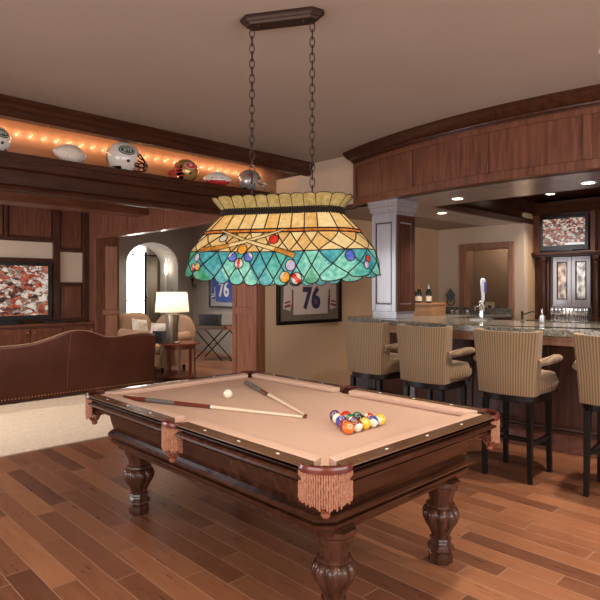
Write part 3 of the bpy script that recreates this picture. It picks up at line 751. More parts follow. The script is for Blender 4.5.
for i, row in enumerate(rows):
    for j, nb in enumerate(row):
        x = 2.042 + D * (j + i / 2) + .005 * i; y = 1.772 + .88 * D * i; z = BED + RB
        striped = nb > 8; base = nb - 8 if striped else nb
        lab = ('white ball with a %s stripe, ' if striped else 'solid %s ball, ') % cname[base] + where[i][j]
        t = thing('billiard_ball', lab, 'ball', (x, y, BED), 0, 'racked billiard balls')
        ax = Vector((rnd.uniform(-1, 1), rnd.uniform(-1, 1), rnd.uniform(-.4, .4))).normalized()
        b = MB().ball((0, 0, RB), RB, 28, 18, fn=(lambda p: 0 if abs(p.dot(ax)) < .55 else 1) if striped else (lambda p: 0))
        b.build('ball_body', [BM[base], M['ivory']], t)
        # number spot on the side turned roughly towards the room
        d = (cpos - Vector((x, y, z))).normalized() + Vector((rnd.uniform(-.45, .45), rnd.uniform(-.45, .45), rnd.uniform(-.1, .7)))
        if striped:
            d = d - ax * d.dot(ax)
        d.normalize(); u = d.cross(Vector((0, 0, 1))).normalized() * -1; v = d.cross(u)
        if v.z < 0: v = -v
        u = v.cross(d)
        pts = [Vector((0, 0, RB)) + d * (RB * 1.006)] + [Vector((0, 0, RB)) + (d * cos(.38) + (u * cos(2 * pi * q / 16) + v * sin(2 * pi * q / 16)) * sin(.38)) * RB * 1.006 for q in range(16)]
        sm = MB().add(pts, [(0, 1 + q, 1 + (q + 1) % 16) for q in range(16)])
        so = sm.build('number_spot', 'ivory', t, fix=False)
        text('number', str(nb), .013, 'black', so, frame_m(u, v, d, Vector((0, 0, RB)) + d * (RB * 1.012)), .0002)
t = thing('billiard_ball', 'plain ivory cue ball alone beside the crossed cues', 'ball', (2.151, 2.877, BED))
MB().ball((0, 0, .0295), .0295, 28, 18).build('ball_body', 'ivory', t)

# cues
def cue(a, b, fr, label):
    a = Vector(a); b = Vector(b); L = (b - a).length; d = (b - a).normalized()
    t = thing('pool_cue', label, 'cue', (a.x, a.y, BED), 0, 'pool cues on the felt')
    a0 = a - Vector((a.x, a.y, BED))
    def seg(nm, f0, f1, mat):
        r = lambda f: .0150 - .0085 * f
        k = 6
        MB().tube([a0 + d * L * (f0 + (f1 - f0) * i / k) for i in range(k + 1)], [r(f0 + (f1 - f0) * i / k) for i in range(k + 1)], 14).build(nm, mat, t)
    e = 0
    for nm, f, mat in fr:
        seg(nm, e, f, mat); e = f
cue((1.655, 3.290, BED + .0155), (2.119, 2.139, BED + .0085), [('butt_cap', .01, 'black'), ('butt_sleeve', .14, 'cue_butt'), ('grip', .31, 'cue_wrap'), ('forearm', .515, 'cue_butt'), ('joint', .53, 'pearl'), ('shaft', .985, 'cue_maple'), ('tip', 1, 'leather_red')],
    'cue lying from the left corner pocket past the cue ball')
cue((2.560, 3.205, BED + .0155), (2.146, 2.165, BED + .0085), [('butt_cap', .01, 'black'), ('butt_sleeve', .10, 'cue_wrap'), ('grip', .32, 'cue_wrap'), ('forearm', .45, 'cue_butt'), ('joint', .465, 'pearl'), ('shaft', .985, 'cue_maple'), ('tip', 1, 'leather_red')],
    'cue lying from the far corner pocket to the middle of the felt')

# ================================================================== HANGING STAINED-GLASS LAMP
LZ = TH - pi / 2 - R(14)      # long axis across the view, right end nearer
LC = Vector((2.287, 2.518, 0))
lp = thing('pendant_lamp', 'long stained-glass pool table lamp in cream and teal hanging on two chains', 'lamp', (LC.x, LC.y, 1.5), LZ)
LO = Vector((0, 0, 1.5))
def plan(t, a, b, off=0):
    """t in 0..1 around a rounded rectangle; starts at +x,-y side going anticlockwise: long front first"""
    rc = .92 * b
    sx = a - rc; sy = b - rc
    Ls = [2 * .36, pi / 2 * .17, 2 * .03, pi / 2 * .17] * 2; T = sum(Ls); s = (t % 1) * T
    for i, l in enumerate(Ls):
        if s <= l or i == 7: f = min(1, s / l); break
        s -= l
    sx2 = sx
    if i == 0: return (-sx + 2 * sx * f, -b), (0, -1)
    if i == 2: return (a, -sy + 2 * sy * f), (1, 0)
    if i == 4: return (sx - 2 * sx * f, b), (0, 1)
    if i == 6: return (-a, sy - 2 * sy * f), (-1, 0)
    ang = {1: -pi / 2, 3: 0, 5: pi / 2, 7: pi}[i] + f * pi / 2
    cx, cy = {1: (sx, -sy), 3: (sx, sy), 5: (-sx, sy), 7: (-sx, -sy)}[i]
    return (cx + rc * cos(ang), cy + rc * sin(ang)), (cos(ang), sin(ang))
# levels: (v, a, b, z, droop)
LV = [(-1, .425, .182, 1.978, 0), (0, .372, .130, 1.915, 0), (.12, .378, .135, 1.885, 0), (1, .478, .215, 1.785, .0), (1.12, .487, .222, 1.765, .0), (1.5, .532, .258, 1.715, .006), (2, .562, .282, 1.668, .018), (2.5, .582, .298, 1.600, .034), (3, .590, .304, 1.548, .052)]
def S(u, v, off=0.0):
    for i in range(len(LV) - 1):
        if v <= LV[i + 1][0] or i == len(LV) - 2:
            A, B = LV[i], LV[i + 1]; f = (v - A[0]) / (B[0] - A[0]); break
    a = A[1] + (B[1] - A[1]) * f; b = A[2] + (B[2] - A[2]) * f; z = A[3] + (B[3] - A[3]) * f; dr = A[4] + (B[4] - A[4]) * f
    if v > 2.9: pass
    (x, y), (nx, ny) = plan(u / NU, a, b)
    z -= dr * max(0, 1 - (x / .56) ** 2)
    return Vector((x + nx * off, y + ny * off, z + off * .35)) - LO
NU = 26
def scal(u): return .26 * sqrt(max(0, 1 - (2 * ((u % 1) - .5)) ** 2))
rn = random.Random(3)
cellcol = {}
def colr(key, n, wts=None):
    if key not in cellcol: cellcol[key] = rn.choice(wts or list(range(n)))
    return cellcol[key]
def band(name, v0, v1, mats, keyf, nv=12, sub=10, bottom=None, top=None):
    m = MB(); vs = []; n = NU * sub
    for j in range(nv + 1):
        for i in range(n):
            u = i / sub; v = v0 + (v1 - v0) * j / nv
            if bottom: v = v0 + (v1 + bottom(u) - v0) * j / nv
            if top: v = v1 + (v0 - top(u) - v1) * (1 - j / nv)
            vs.append(S(u, v))
    fs = []; mi = []
    for j in range(nv):
        for i in range(n):
            fs.append((j * n + i, j * n + (i + 1) % n, (j + 1) * n + (i + 1) % n, (j + 1) * n + i)); mi.append(keyf((i + .5) / sub, (j + .5) / nv))
    m.add(vs, fs, mi)
    return m.build(name, mats, lp)
def kd(fam, n, wts):
    def k(u, f):
        a = math.floor(u - f); b = math.floor(u + f); return colr((fam, a % NU, b % NU), n, wts)
    return k
band('ruffle_glass', -1, 0, [RUF], lambda u, f: 0, 5, 10, top=lambda u: scal(u) * .7)
band('crown_glass', .12, 1, CREAM, lambda u, f: colr(('c', int(u)), 3, [0, 0, 1, 2]), 6, 4)
band('amber_band', 1, 1.12, [AMBER], lambda u, f: 0, 1, 4)
band('cream_glass', 1.12, 2, CREAM, kd('m', 3, [0, 0, 1, 2]), 10, 10)
band('teal_glass', 2, 3, TEAL, kd('t', 4, [0, 0, 1, 1, 2, 2, 3]), 12, 12, bottom=scal)
# leading
m = MB(); lr = .0036
def line(u0, v0, u1, v1, n=8, r=lr): m.tube([S(u0 + (u1 - u0) * i / n, v0 + (v1 - v0) * i / n, .001) for i in range(n + 1)], r, 5)
for k in range(NU):
    line(k, -1, k, 0, 3, .0022); line(k, .12, k, 1, 5)
    if k % 2 == 0: line(k, 1, k, 1.12, 1)
    line(k, 1.12, k + 1, 2); line(k + 1, 1.12, k, 2)
    line(k, 2, k + 1, 3.0, 10); line(k + 1, 2, k, 3.0, 10)
for v, r in ((1, .0045), (1.12, .0045), (2, .0035)):
    m.tube([S(i / 4, v, .001) for i in range(NU * 4)], r, 6, closed=True)
m.tube([S(i / 10, 3 + scal(i / 10), 0) for i in range(NU * 10)], .0035, 6, closed=True)
m.tube([S(i / 10, -1 - .7 * scal(i / 10), 0) for i in range(NU * 10)], .0025, 6, closed=True)
m.build('lead_lines', 'lead', lp)
m = MB()
for v in (.0, .06, .12):
    k = NU * 5
    for i in range(k):
        m.ball(S((i + (.5 if v == .06 else 0)) / 5, v, .004), .0075, 6, 4)
m.tube([S(i / 4, .06, 0) for i in range(NU * 4)], .012, 6, closed=True)
m.build('beaded_collar', 'lead', lp)
# glass billiard balls and cues applied on the front: helper finds (u, v) from local x and height
def find(x, z, side=-1):
    best = None
    for i in range(-NU * 2, NU * 6):
        u = i / 8
        for j in range(0, 42):
            v = j * .075
            p = S(u, v) + LO
            if side * p.y < -.02: continue
            d = (p.x - x) ** 2 + (p.z - z) ** 2
            if best is None or d < best[0]: best = (d, u, v)
    return best[1], best[2]
def lamp_ball(x, z, r, col, c2=None, mode=None, uv=None):
    u, v = uv or find(x, z)
    P = S(u, v); du = (S(u + .2, v) - S(u - .2, v)).normalized(); dv = (S(u, v - .15) - S(u, v + .15)).normalized()
    nrm = du.cross(dv).normalized()
    if nrm.y > 0 and uv is None: nrm = -nrm
    if uv is not None and nrm.dot(Vector((P.x, P.y, 0))) < 0: nrm = -nrm
    mb = MB(); vs = [P + nrm * .010]; K = 24
    for q, (rr, h) in enumerate(((.35, .0095), (.7, .0075), (1, .002))):
        for k in range(K): vs.append(P + (du * cos(2 * pi * k / K) + dv * sin(2 * pi * k / K) * 1.1) * r * rr + nrm * h)
    fs = [(0, 1 + k, 1 + (k + 1) % K) for k in range(K)] + [(1 + q * K + k, 1 + (q + 1) * K + k, 1 + (q + 1) * K + (k + 1) % K, 1 + q * K + (k + 1) % K) for q in range(2) for k in range(K)]
    mi = []
    for f in fs:
        c = sum((vs[i] for i in f), Vector()) / len(f) - P; a, b = c.dot(du) / r, c.dot(dv) / r
        s_ = 0
        if mode == 'stripe': s_ = 1 if abs(a * .8 + b * .6) > .42 else 0
        if mode == 'edge': s_ = 1 if (a * -.8 + b * .6) > .45 else 0
        if mode == 'edger': s_ = 1 if (a * .8 + b * .6) > .45 else 0
        if mode == 'ring': s_ = 1 if .35 < sqrt(a * a + b * b) and abs(a) > .3 else 0
        mi.append(s_)
    mb.add(vs, fs, mi)
    o = mb.build('glass_ball', [SG[col], SG[c2 or 'white']], lp, fix=False)
    MB().tube([P + (du * cos(2 * pi * k / K) + dv * sin(2 * pi * k / K) * 1.1) * r + nrm * .003 for k in range(K)], .0028, 5, closed=True).build('ball_lead', 'lead', o)
PXM = 1 / 175.0      # metres per photograph pixel on the front of the lamp
def fx(px): return (px - 281.5) * PXM + .068 * (1 - min(1, abs(px - 281.5) / 97) ** 3)
def fz(py): return 1.45 + (287.6 - py) * PXM * 1.0
for px, py, r, c, c2, md in [(223.5, 238.5, .023, 'white', None, None), (275, 240, .028, 'red', None, None), (243.5, 250.5, .028, 'orange', None, None), (234.5, 256.5, .026, 'blue', 'white', 'edge'),
                             (250.5, 257.5, .026, 'blue', 'white', 'edger'), (241.5, 263.5, .026, 'red', 'white', 'ring'), (293.5, 266.5, .029, 'lilac', 'white', 'edge'), (287, 277.5, .029, 'orange', 'white', 'edge'),
                             (299.5, 278.5, .030, 'red', 'white', 'stripe'), (353, 257, .029, 'blue', None, None), (199.8, 257.5, .023, 'lilac', 'white', 'edger'), (195.5, 266.5, .021, 'red', 'white', 'stripe'), (202.5, 267, .022, 'orange', 'white', 'edger'),
                             (373.5, 266, .020, 'lilac', None, None), (375.5, 259.5, .018, 'red', None, None)]:
    lamp_ball(fx(px), fz(py), r, c, c2, md)
def lamp_cue(p0, p1, w0, w1, splits):
    u0, v0 = find(fx(p0[0]), fz(p0[1])); u1, v1 = find(fx(p1[0]), fz(p1[1]))
    n = 24
    mb = MB(); vs = []; mi = []
    L, Rr = [], []
    for i in range(n + 1):
        f = i / n; P = S(u0 + (u1 - u0) * f, v0 + (v1 - v0) * f, .007)
        Q = S(u0 + (u1 - u0) * (f + .01), v0 + (v1 - v0) * (f + .01), .007); t = (Q - P).normalized()
        nn = (S(u0 + (u1 - u0) * f, v0 + (v1 - v0) * f, .02) - P).normalized(); s_ = t.cross(nn).normalized(); w = w0 + (w1 - w0) * f
        L.append(P + s_ * w); Rr.append(P - s_ * w); vs += [P + s_ * w, P + nn * .004, P - s_ * w]
        if i < n: mi += [0 if f < splits else 1] * 2
    mb.add(vs, [(i * 3 + q, i * 3 + q + 1, i * 3 + q + 4, i * 3 + q + 3) for i in range(n) for q in (0, 1)], mi)
    o = mb.build('glass_cue', [SG['cuebrown'], SG['cue']], lp)
    MB().tube(L + Rr[::-1], .0026, 5, closed=True).build('cue_lead', 'lead', o)
lamp_cue((204, 249.5), (283, 231.5), .015, .005, .28)
lamp_cue((296, 257), (221, 231.5), .016, .005, .25)
# canopy and chains
def canopy_pts(a, b, c): return [(-a + c, -b), (a - c, -b), (a, -b + c), (a, b - c), (a - c, b), (-a + c, b), (-a, b - c), (-a, -b + c)]
z = HC - 1.5
m = MB()
for (a, b, c, z0, a2, b2, c2, z1) in [(.262, .072, .055, z - .018, .262, .072, .055, z - .0005), (.240, .058, .046, z - .036, .258, .069, .053, z - .018), (.222, .047, .038, z - .052, .238, .056, .045, z - .036)]:
    m.prism(canopy_pts(a, b, c), z0, z1, 0, canopy_pts(a2, b2, c2))
m.build('canopy', 'bronze', lp, bevel=.002, ang=25)
for sx in (-1, 1):
    x = sx * .19
    m = MB()
    MB().ball((x - sx * .05, -.02, z - .053), .008, 10, 6).build('canopy_screw', 'bronze', lp)
    zc = z - .052; zb = 1.915 - 1.5
    k = 0; m.tube([(x, 0, zc), (x, 0, zc - .02)], .006, 8); top = zc - .012
    nl = int((top - zb) / .047) + 1
    pitch = (top - zb) / nl
    for i in range(nl):
        cz = top - pitch * (i + .5); ang = .12 if i % 2 == 0 else pi / 2 + .12
        pts = []
        for q in range(14):
            a = 2 * pi * q / 14; px_ = .0145 * cos(a); pz = .0325 * sin(a) * (pitch / .047)
            pts.append((x + px_ * cos(ang), px_ * sin(ang), cz + pz))
        m.tube(pts, .0033, 6, closed=True)
    m.build('chain', 'bronze', lp)
m = MB().box(-.34, .34, -.012, .012, zb - .02, zb - .008)
for x in (-.3, -.1, .1, .3): m.box(x - .006, x + .006, -.12, .12, zb - .02, zb - .01)
m.build('top_bar', 'bronze', lp, smooth=False)
for x in (-.28, 0, .28):
    b = MB().lathe([(.012, .34), (.016, .33), (.016, .29), (.012, .285)], (x, 0, 0), 12); b.build('socket', 'bronze', lp)
    MB().ball((x, 0, .25), .032, 14, 10).build('bulb', 'bulb', lp)
    p_ = point('lamp_bulb_light', (0, 0, 0), 1.3, WARMW, .035); p_.parent = lp; p_.location = (x, 0, .21)
# ================================================================== SITTING ROOM
rg = MB().box(-1.2, 4.3, 5.21, 9.4, 0.0, .012); tag(rg.build('area_rug', 'rug', smooth=False, bevel=.003), 'large pale beige rug under the leather sofa', 'rug')

# camelback sofa seen from behind
sf = thing('leather_sofa', 'dark brown leather camelback sofa seen from behind', 'sofa', (2.4, 7.6, .012))
SY = 7.42 - 7.6
crest = catmull([(-2.05, .80), (-1.7, .86), (-1.3, .90), (-.8, .80), (-.35, .735), (0.05, .745), (.30, .80), (.56, .875), (.80, .865), (1.05, .775), (1.22, .765), (1.42, .785), (1.66, .79), (1.80, .765)], 5)
m = MB(); vs = []; n = len(crest)
for x, z in crest:
    zz = z - .012
    tilt = .05
    ring = [(SY + .02, .02), (SY + .005, .07), (SY - .02, zz * .5), (SY - .045, zz - .05), (SY - .03, zz - .012), (SY + .0, zz), (SY + .06, zz - .004), (SY + .12, zz - .04), (SY + .16, zz - .15), (SY + .18, .38), (SY + .18, .02)]
    vs += [(x, y, q) for y, q in ring]
k = 11
m.add(vs, [(i * k + j, i * k + (j + 1) % k, (i + 1) * k + (j + 1) % k, (i + 1) * k + j) for i in range(n - 1) for j in range(k)] + [tuple(range(k))[::-1], tuple(range((n - 1) * k, n * k))])
m.build('backrest', 'leather', sf, ang=50)
MB().box(-1.75, 1.62, SY + .18, SY + .95, .12, .32).build('seat_frame', 'leather', sf, bevel=.02)
for i in range(3): MB().box(-1.72 + i * 1.11, -.64 + i * 1.11, SY + .2, SY + .93, .32, .46).build('seat_cushion', 'leather', sf, bevel=.05)
for sx in (-1, 1):
    x = 1.62 if sx > 0 else -2.0
    m = MB().box(x, x + .18, SY + .05, SY + .95, .12, .56); m.tube([(x + .09, SY + .05, .57), (x + .09, SY + .97, .57)], .11, 16); m.build('armrest', 'leather', sf)
for xs in (-.32, .53):
    i = min(range(n), key=lambda q: abs(crest[q][0] - xs)); zt = crest[i][1] - .012
    MB().tube([(xs, SY - .002, .13), (xs - .0, SY - .023, zt * .5), (xs + .03, SY - .047, zt - .05), (xs + .03, SY - .03, zt - .01)], .004, 6).build('seam', plain('seam_light', (.10, .045, .03), .5), sf)
m = MB().tube([(x, SY - .012, z - .012 + .001) for x, z in crest], .006, 6); m.build('piping', plain('piping_tan', (.42, .24, .15), .5), sf)
m = MB()
for i in range(96): m.ball((-2.0 + i * .0395, SY + .004, .062), .008, 8, 5)
tag(m.build('nailheads', 'brass', sf), kind='stuff')
for x in (-1.95, -.1, 1.70):
    for y in (SY + .06, SY + .88): MB().lathe([(.02, 0), (.03, .01), (.035, .12 if y > SY + .5 else .02)], (x, y, 0), 12).build('foot', 'stool_wood', sf)

# television and cabinet wall
mc = thing('media_cabinet', 'built-in wooden media cabinet with cupboard doors surrounding the television', 'cabinet', (3.0, YT, 0))
def L3(x): return x - 3.0
yf = -.03
m = MB().box(L3(-1.0), L3(WX), -.30, -.0, 0.02, .80); m.box(L3(-1.0), L3(WX), -.34, 0, .80, .835); m.build('base_body', 'wood_mid_h', mc, smooth=False, bevel=.005)
m = MB()
for a, b, z0, z1 in [(3.74, 3.86, .84, 2.95), (4.27, 4.38, .84, 2.95), (2.95, 3.0, 2.30, 2.95), (1.75, 1.87, .84, 2.95)]: m.box(L3(a), L3(b), -.06, 0, z0, z1)
for a, b, z0, z1 in [(1.87, 3.74, 2.24, 2.31), (1.87, 3.74, 1.88, 1.955), (1.87, 2.95, 2.88, 2.95), (3.0, 3.74, 2.88, 2.95), (3.86, 4.27, 2.88, 2.95), (3.86, 4.27, 2.085, 2.14), (3.86, 4.27, 1.50, 1.545), (1.87, 3.74, .84, .87), (3.86, 4.27, .84, .88)]: m.box(L3(a), L3(b), -.055, 0, z0, z1)
m.build('face_frame', 'wood_dark_v', mc, smooth=False, bevel=.006)
MB().box(L3(1.87), L3(3.74), -.012, .015, 1.955, 2.24).build('speaker_cloth', 'wall_pale', mc, smooth=False)
MB().box(L3(3.86), L3(4.27), -.012, .015, 1.545, 2.085).build('speaker_cloth', 'wall_pale', mc, smooth=False)
for a, b, z0, z1 in [(1.90, 2.93, 2.33, 2.86), (3.02, 3.72, 2.33, 2.86), (3.88, 4.25, 2.16, 2.86), (3.88, 4.25, .90, 1.48)]:
    MB().box(L3(a), L3(b), -.03, .01, z0, z1).build('raised_panel', 'wood_mid', mc, bevel=.012, smooth=False)
for i in range(7):
    a = .55 + i * .545
    d = MB().box(L3(a) + .012, L3(a) + .53, -.325, -.30, .10, .76).box(L3(a) + .09, L3(a) + .455, -.335, -.325, .18, .69).build('door', 'wood_mid', mc, bevel=.006, smooth=False)
    kx = L3(a) + (.49 if i % 2 == 0 else .05)
    MB().ball((kx, -.345, .70), .014, 10, 8).build('knob', 'brass', d)
tv = thing('television', 'large flat television built into the wooden wall cabinet', 'television', (2.84, 10.07, .87))
MB().box(-.90, .86, -.03, .03, .03, 1.01).build('tv_body', 'black', tv, bevel=.006, smooth=False)
MB().box(-.83, .79, -.034, -.029, .11, .95).build('screen', 'screen', tv, smooth=False)
MB().box(-.3, .3, -.08, .06, 0, .03).build('stand', 'black', tv, smooth=False)
t = MB().box(-.16, .16, -.09, .09, 0, .045).build('cable_box', 'black', loc=None, bevel=.004, smooth=False); t.location = (3.45 + .25, 9.92, .835); tag(t, 'flat black box on the cabinet ledge at the right of the television', 'media player')
t = MB().box(-.14, .14, -.08, .08, 0, .05).box(-.05, .05, -.02, .02, .05, .06).build('cable_box', 'black', loc=None, bevel=.004, smooth=False); t.location = (2.93, 9.92, .835); tag(t, 'black media box under the left part of the television', 'media player')

# side table and lamp
st = thing('side_table', 'round reddish wooden side table beside the sofa holding a lamp', 'table', (4.86, 7.78, 0))
MB().lathe([(.30, .545), (.33, .55), (.335, .565), (.33, .575), (.31, .578), (.02, .572)], seg=40).build('tabletop', plain('cherry_wood', (.19, .045, .022), .2, coat=.6), st)
MB().lathe([(.25, .48), (.26, .545)], seg=40).build('apron', plain('cherry_wood_dark', (.13, .032, .018), .3, coat=.4), st)
for i in range(8):
    a = i * pi / 4 + .2
    MB().obox((.235 * cos(a), .235 * sin(a), .28), (.03, .03, .42), Matrix.Rotation(a, 3, 'Z')).build('leg', plain('cherry_leg', (.13, .032, .018), .3, coat=.4) if i == 0 else bpy.data.materials['cherry_leg'], st, smooth=False)
MB().lathe([(.27, .03), (.28, .045), (.27, .07), (.02, .07), (.02, .03)], seg=40).build('base_ring', bpy.data.materials['cherry_leg'], st)
for i in range(4):
    a = i * pi / 2 + .6; MB().lathe([(.02, 0), (.028, .015), (.02, .03)], (.22 * cos(a), .22 * sin(a), 0), 10).build('foot', bpy.data.materials['cherry_leg'], st)
tl = thing('table_lamp', 'table lamp with a white drum shade and ribbed metal base on the side table', 'lamp', (4.72, 7.78, .578))
MB().lathe([(.13, 0), (.135, .01), (.12, .02), (.085, .025)], seg=28).build('foot', 'lampbase', tl)
MB().lathe([(.085, .025), (.095, .05), (.098, .30), (.112, .43), (.105, .45), (.03, .455), (.03, .47)], seg=32, mod=lambda a, z, i: 1 + .025 * cos(16 * a)).build('lamp_body', 'lampbase', tl)
MB().lathe([(.012, .46), (.012, .56)], seg=10).build('neck', 'chrome', tl)
MB().lathe([(.265, .49), (.235, .80)], seg=40, cap=False).build('lamp_shade', 'shade', tl, fix=False)
m = MB().tube([(.265 * cos(a * pi / 20), .265 * sin(a * pi / 20), .49) for a in range(40)], .004, 5, closed=True).tube([(.235 * cos(a * pi / 20), .235 * sin(a * pi / 20), .80) for a in range(40)], .004, 5, closed=True)
m.build('shade_trim', 'ivory', tl)
MB().tube([(-.234, 0, .795), (.234, 0, .795)], .003, 5).lathe([(.004, .56), (.004, .82), (.012, .83), (.006, .85)], seg=8).build('finial', 'bronze', tl)
MB().ball((0, 0, .62), .035, 12, 8).build('bulb', 'bulb', tl)
p_ = point('lamp_light', (0, 0, 0), 7, WARMW, .04); p_.parent = tl; p_.location = (0, 0, .68)
t = MB().box(-.12, .12, -.02, .02, 0, .19).box(-.13, .13, -.03, .03, 0, .01).build('picture_frame', 'black'); t.location = (4.56, 7.86, .578); t.rotation_euler = (0, 0, -.6); tag(t, 'small black picture frame standing left of the table lamp', 'picture frame')

# armchairs
def armchair(loc, rz, label):
    t = thing('armchair', label, 'armchair', loc, rz, 'tan armchairs in the sitting hall')
    vs = []; n = 16; k = 9; m = MB()
    for i in range(n + 1):
        x = -.40 + .80 * i / n; e = 1 - abs(2 * i / n - 1) ** 5
        zt = .74 + .22 * e
        vs += [(x, .30, .15), (x, .36, .5), (x, .44, zt - .05), (x, .42, zt), (x, .34, zt + .01), (x, .27, zt - .02), (x, .22, zt - .12), (x, .18, .5), (x, .16, .15)]
    m.add(vs, [(i * k + j, i * k + (j + 1) % k, (i + 1) * k + (j + 1) % k, (i + 1) * k + j) for i in range(n) for j in range(k)] + [tuple(range(k))[::-1], tuple(range(n * k, n * k + k))])
    m.build('backrest', 'fabric_tan', t, ang=60)
    MB().box(-.38, .38, -.42, .16, .14, .34).build('base', 'fabric_tan', t, bevel=.02)
    MB().box(-.29, .29, -.44, .17, .34, .48).build('seat_cushion', 'fabric_tan', t, bevel=.05)
    for sx in (-1, 1):
        x = sx * .38
        MB().box(x - .07, x + .07, -.42, .20, .14, .56).tube([(x, -.44, .58), (x, .22, .60)], .095, 16).build('armrest', 'fabric_tan', t)
        for y in (-.36, .2): MB().lathe([(.02, 0), (.03, .14)], (x * .85, y, 0), 10).build('foot', 'stool_wood', t)
    return t
armchair((5.27, 9.64, .0), R(12), 'tan armchair nearest the arch window, with a patterned pillow')
armchair((5.03, 8.63, .0), R(-70), 'tan armchair directly behind the side table and lamp')
def pillow(loc, rot, label, s=.42):
    m = MB(); n = 10; vs = []
    for sg in (1, -1):
        for i in range(n + 1):
            for j in range(n + 1):
                a, b = i / n * 2 - 1, j / n * 2 - 1; h = .09 * (1 - a ** 4) * (1 - b ** 4)
                q = 1 - .06 * (1 - a * a) * abs(b) ** 3 - .06 * (1 - b * b) * abs(a) ** 3
                vs.append((a * s / 2 * q, sg * h, b * s / 2 * q))
    N = (n + 1) ** 2
    for base in (0, N):
        m.add(vs[base:base + N], [(i * (n + 1) + j, i * (n + 1) + j + 1, (i + 1) * (n + 1) + j + 1, (i + 1) * (n + 1) + j) for i in range(n) for j in range(n)])
    o = m.build('throw_pillow', 'pillow', ang=80); o.location = loc; o.rotation_euler = rot; tag(o, label, 'pillow', 'patterned throw pillows'); return o
pillow((5.07, 9.46, .70), (R(-18), R(8), R(12)), 'white patterned pillow on the armchair nearest the arch', .36)
pillow((5.02, 8.70, .66), (R(-15), 0, R(-60)), 'patterned pillow on the armchair behind the lamp, mostly hidden', .36)

# framed jerseys
def jersey_frame(name, label, loc, rz, w_, h_, frame_mat, mat_mat, cloth, num, back=False):
    t = thing(name, label, 'framed jersey', loc, rz)
    f = .045
    m = MB()
    for a, b, c, d in [(-w_ / 2, w_ / 2, 0, f), (-w_ / 2, w_ / 2, h_ - f, h_), (-w_ / 2, -w_ / 2 + f, f, h_ - f), (w_ / 2 - f, w_ / 2, f, h_ - f)]: m.box(a, b, -.045, 0, c, d)
    m.build('frame', frame_mat, t, bevel=.006, smooth=False)
    MB().box(-w_ / 2 + f, w_ / 2 - f, -.018, -.004, f, h_ - f).build('mat_board', mat_mat, t, smooth=False)
    # jersey: body with short folded sleeves
    s = w_ * .5
    z0 = .11 * h_; z1 = .88 * h_
    out = [(-.265, z0), (.265, z0), (.27, z0 + .32), (.315, z0 + .05), (.415, z0 + .08), (.40, z0 + .55), (.30, z1 - .04), (.12, z1), (.06, z1 - .05), (-.06, z1 - .05), (-.12, z1), (-.30, z1 - .04), (-.40, z0 + .55), (-.415, z0 + .08), (-.315, z0 + .05), (-.27, z0 + .32)]
    m = MB(); vs = [(x * s / .5, -.020, z) for x, z in out] + [(x * s / .5, -.034, z) for x, z in out]; n = len(out)
    m.add(vs, [tuple(range(n)), tuple(range(n, 2 * n))[::-1]] + [(i, (i + 1) % n, n + (i + 1) % n, n + i) for i in range(n)])
    j = m.build('jersey', cloth, t, bevel=.004, smooth=False)
    k = s / .5
    for sx in (-1, 1):
        MB().obox((sx * .362 * k, -.037, z0 + .115), (.085 * k, .006, .03), Matrix.Rotation(sx * .2, 3, 'Y')).obox((sx * .362 * k, -.037, z0 + .165), (.085 * k, .006, .02), Matrix.Rotation(sx * .2, 3, 'Y')).obox((sx * .290 * k, -.037, z0 + .22), (.02, .006, .22), Matrix.Rotation(0, 3, 'Y')).build('sleeve_trim', 'dull_red' if num == 'navy' else num, j, smooth=False)
    if num == 'navy': text('number_outline', '76', .38, 'dull_red', j, frame_m((.86, 0, 0), (0, 0, 1), (0, -1, 0), (0.0 * k, -.0355, z0 + .20)), .002, .018)
    text('number', '76', .38 if num == 'navy' else .45, num, j, frame_m((.86, 0, 0), (0, 0, 1), (0, -1, 0), (0.0 * k, -.037, z0 + (.20 if num == 'navy' else .26))), .003, .012)
    return t
jersey_frame('framed_jersey', 'cream number 76 football jersey in a dark frame on the tan wall', (5.285, YJ - .002, .975), 0, 1.20, 1.12, 'stool_wood', 'mat_brown', 'pink_print', 'navy')
j2 = jersey_frame('framed_jersey', 'blue number 76 football jersey framed on the grey hall wall', (7.358, 9.95, 1.0), R(-90), 1.12, 1.25, 'black', 'mat_grey', 'jersey_blue', 'white')

# folding tray tables in the hall
def tray(loc, rz, label, bt):
    t = thing('tray_table', label, 'table', loc, rz, 'folding tray tables')
    m = MB().box(-.36, .36, -.25, .25, .62, .64)
    for a in (-.36, .34): m.box(a, a + .02, -.25, .25, .64, .69)
    for a in (-.25, .23): m.box(-.34, .34, a, a + .02, .64, .69)
    m.build('tray', bt, t, smooth=False, bevel=.003)
    for y in (-.2, .2):
        for s in (-1, 1): MB().tube([(-s * .30, y + s * .012, 0.01), (s * .30, y + s * .012, .61)], .012, 8).build('leg', 'black_metal', t)
    MB().tube([(-.01, -.2, .31), (-.01, .2, .31)], .008, 8).build('hinge_bar', 'chrome', t)
tray((6.62, 9.35, 0), R(-62), 'folding tray table on crossed black legs holding a black box', 'mat_brown')
tray((6.95, 8.62, 0), R(-75), 'folding tray table with a brown tray, right of the black box', 'wood_warm')
t = MB().box(-.2, .2, -.13, .13, 0, .25).box(-.21, .21, -.14, .14, .21, .26).build('storage_box', 'black', bevel=.005, smooth=False); t.location = (6.60, 9.42, .645); t.rotation_euler = (0, 0, R(-50)); tag(t, 'black lidded box on the folding tray table', 'box')
for x, y, z, l in []: pass

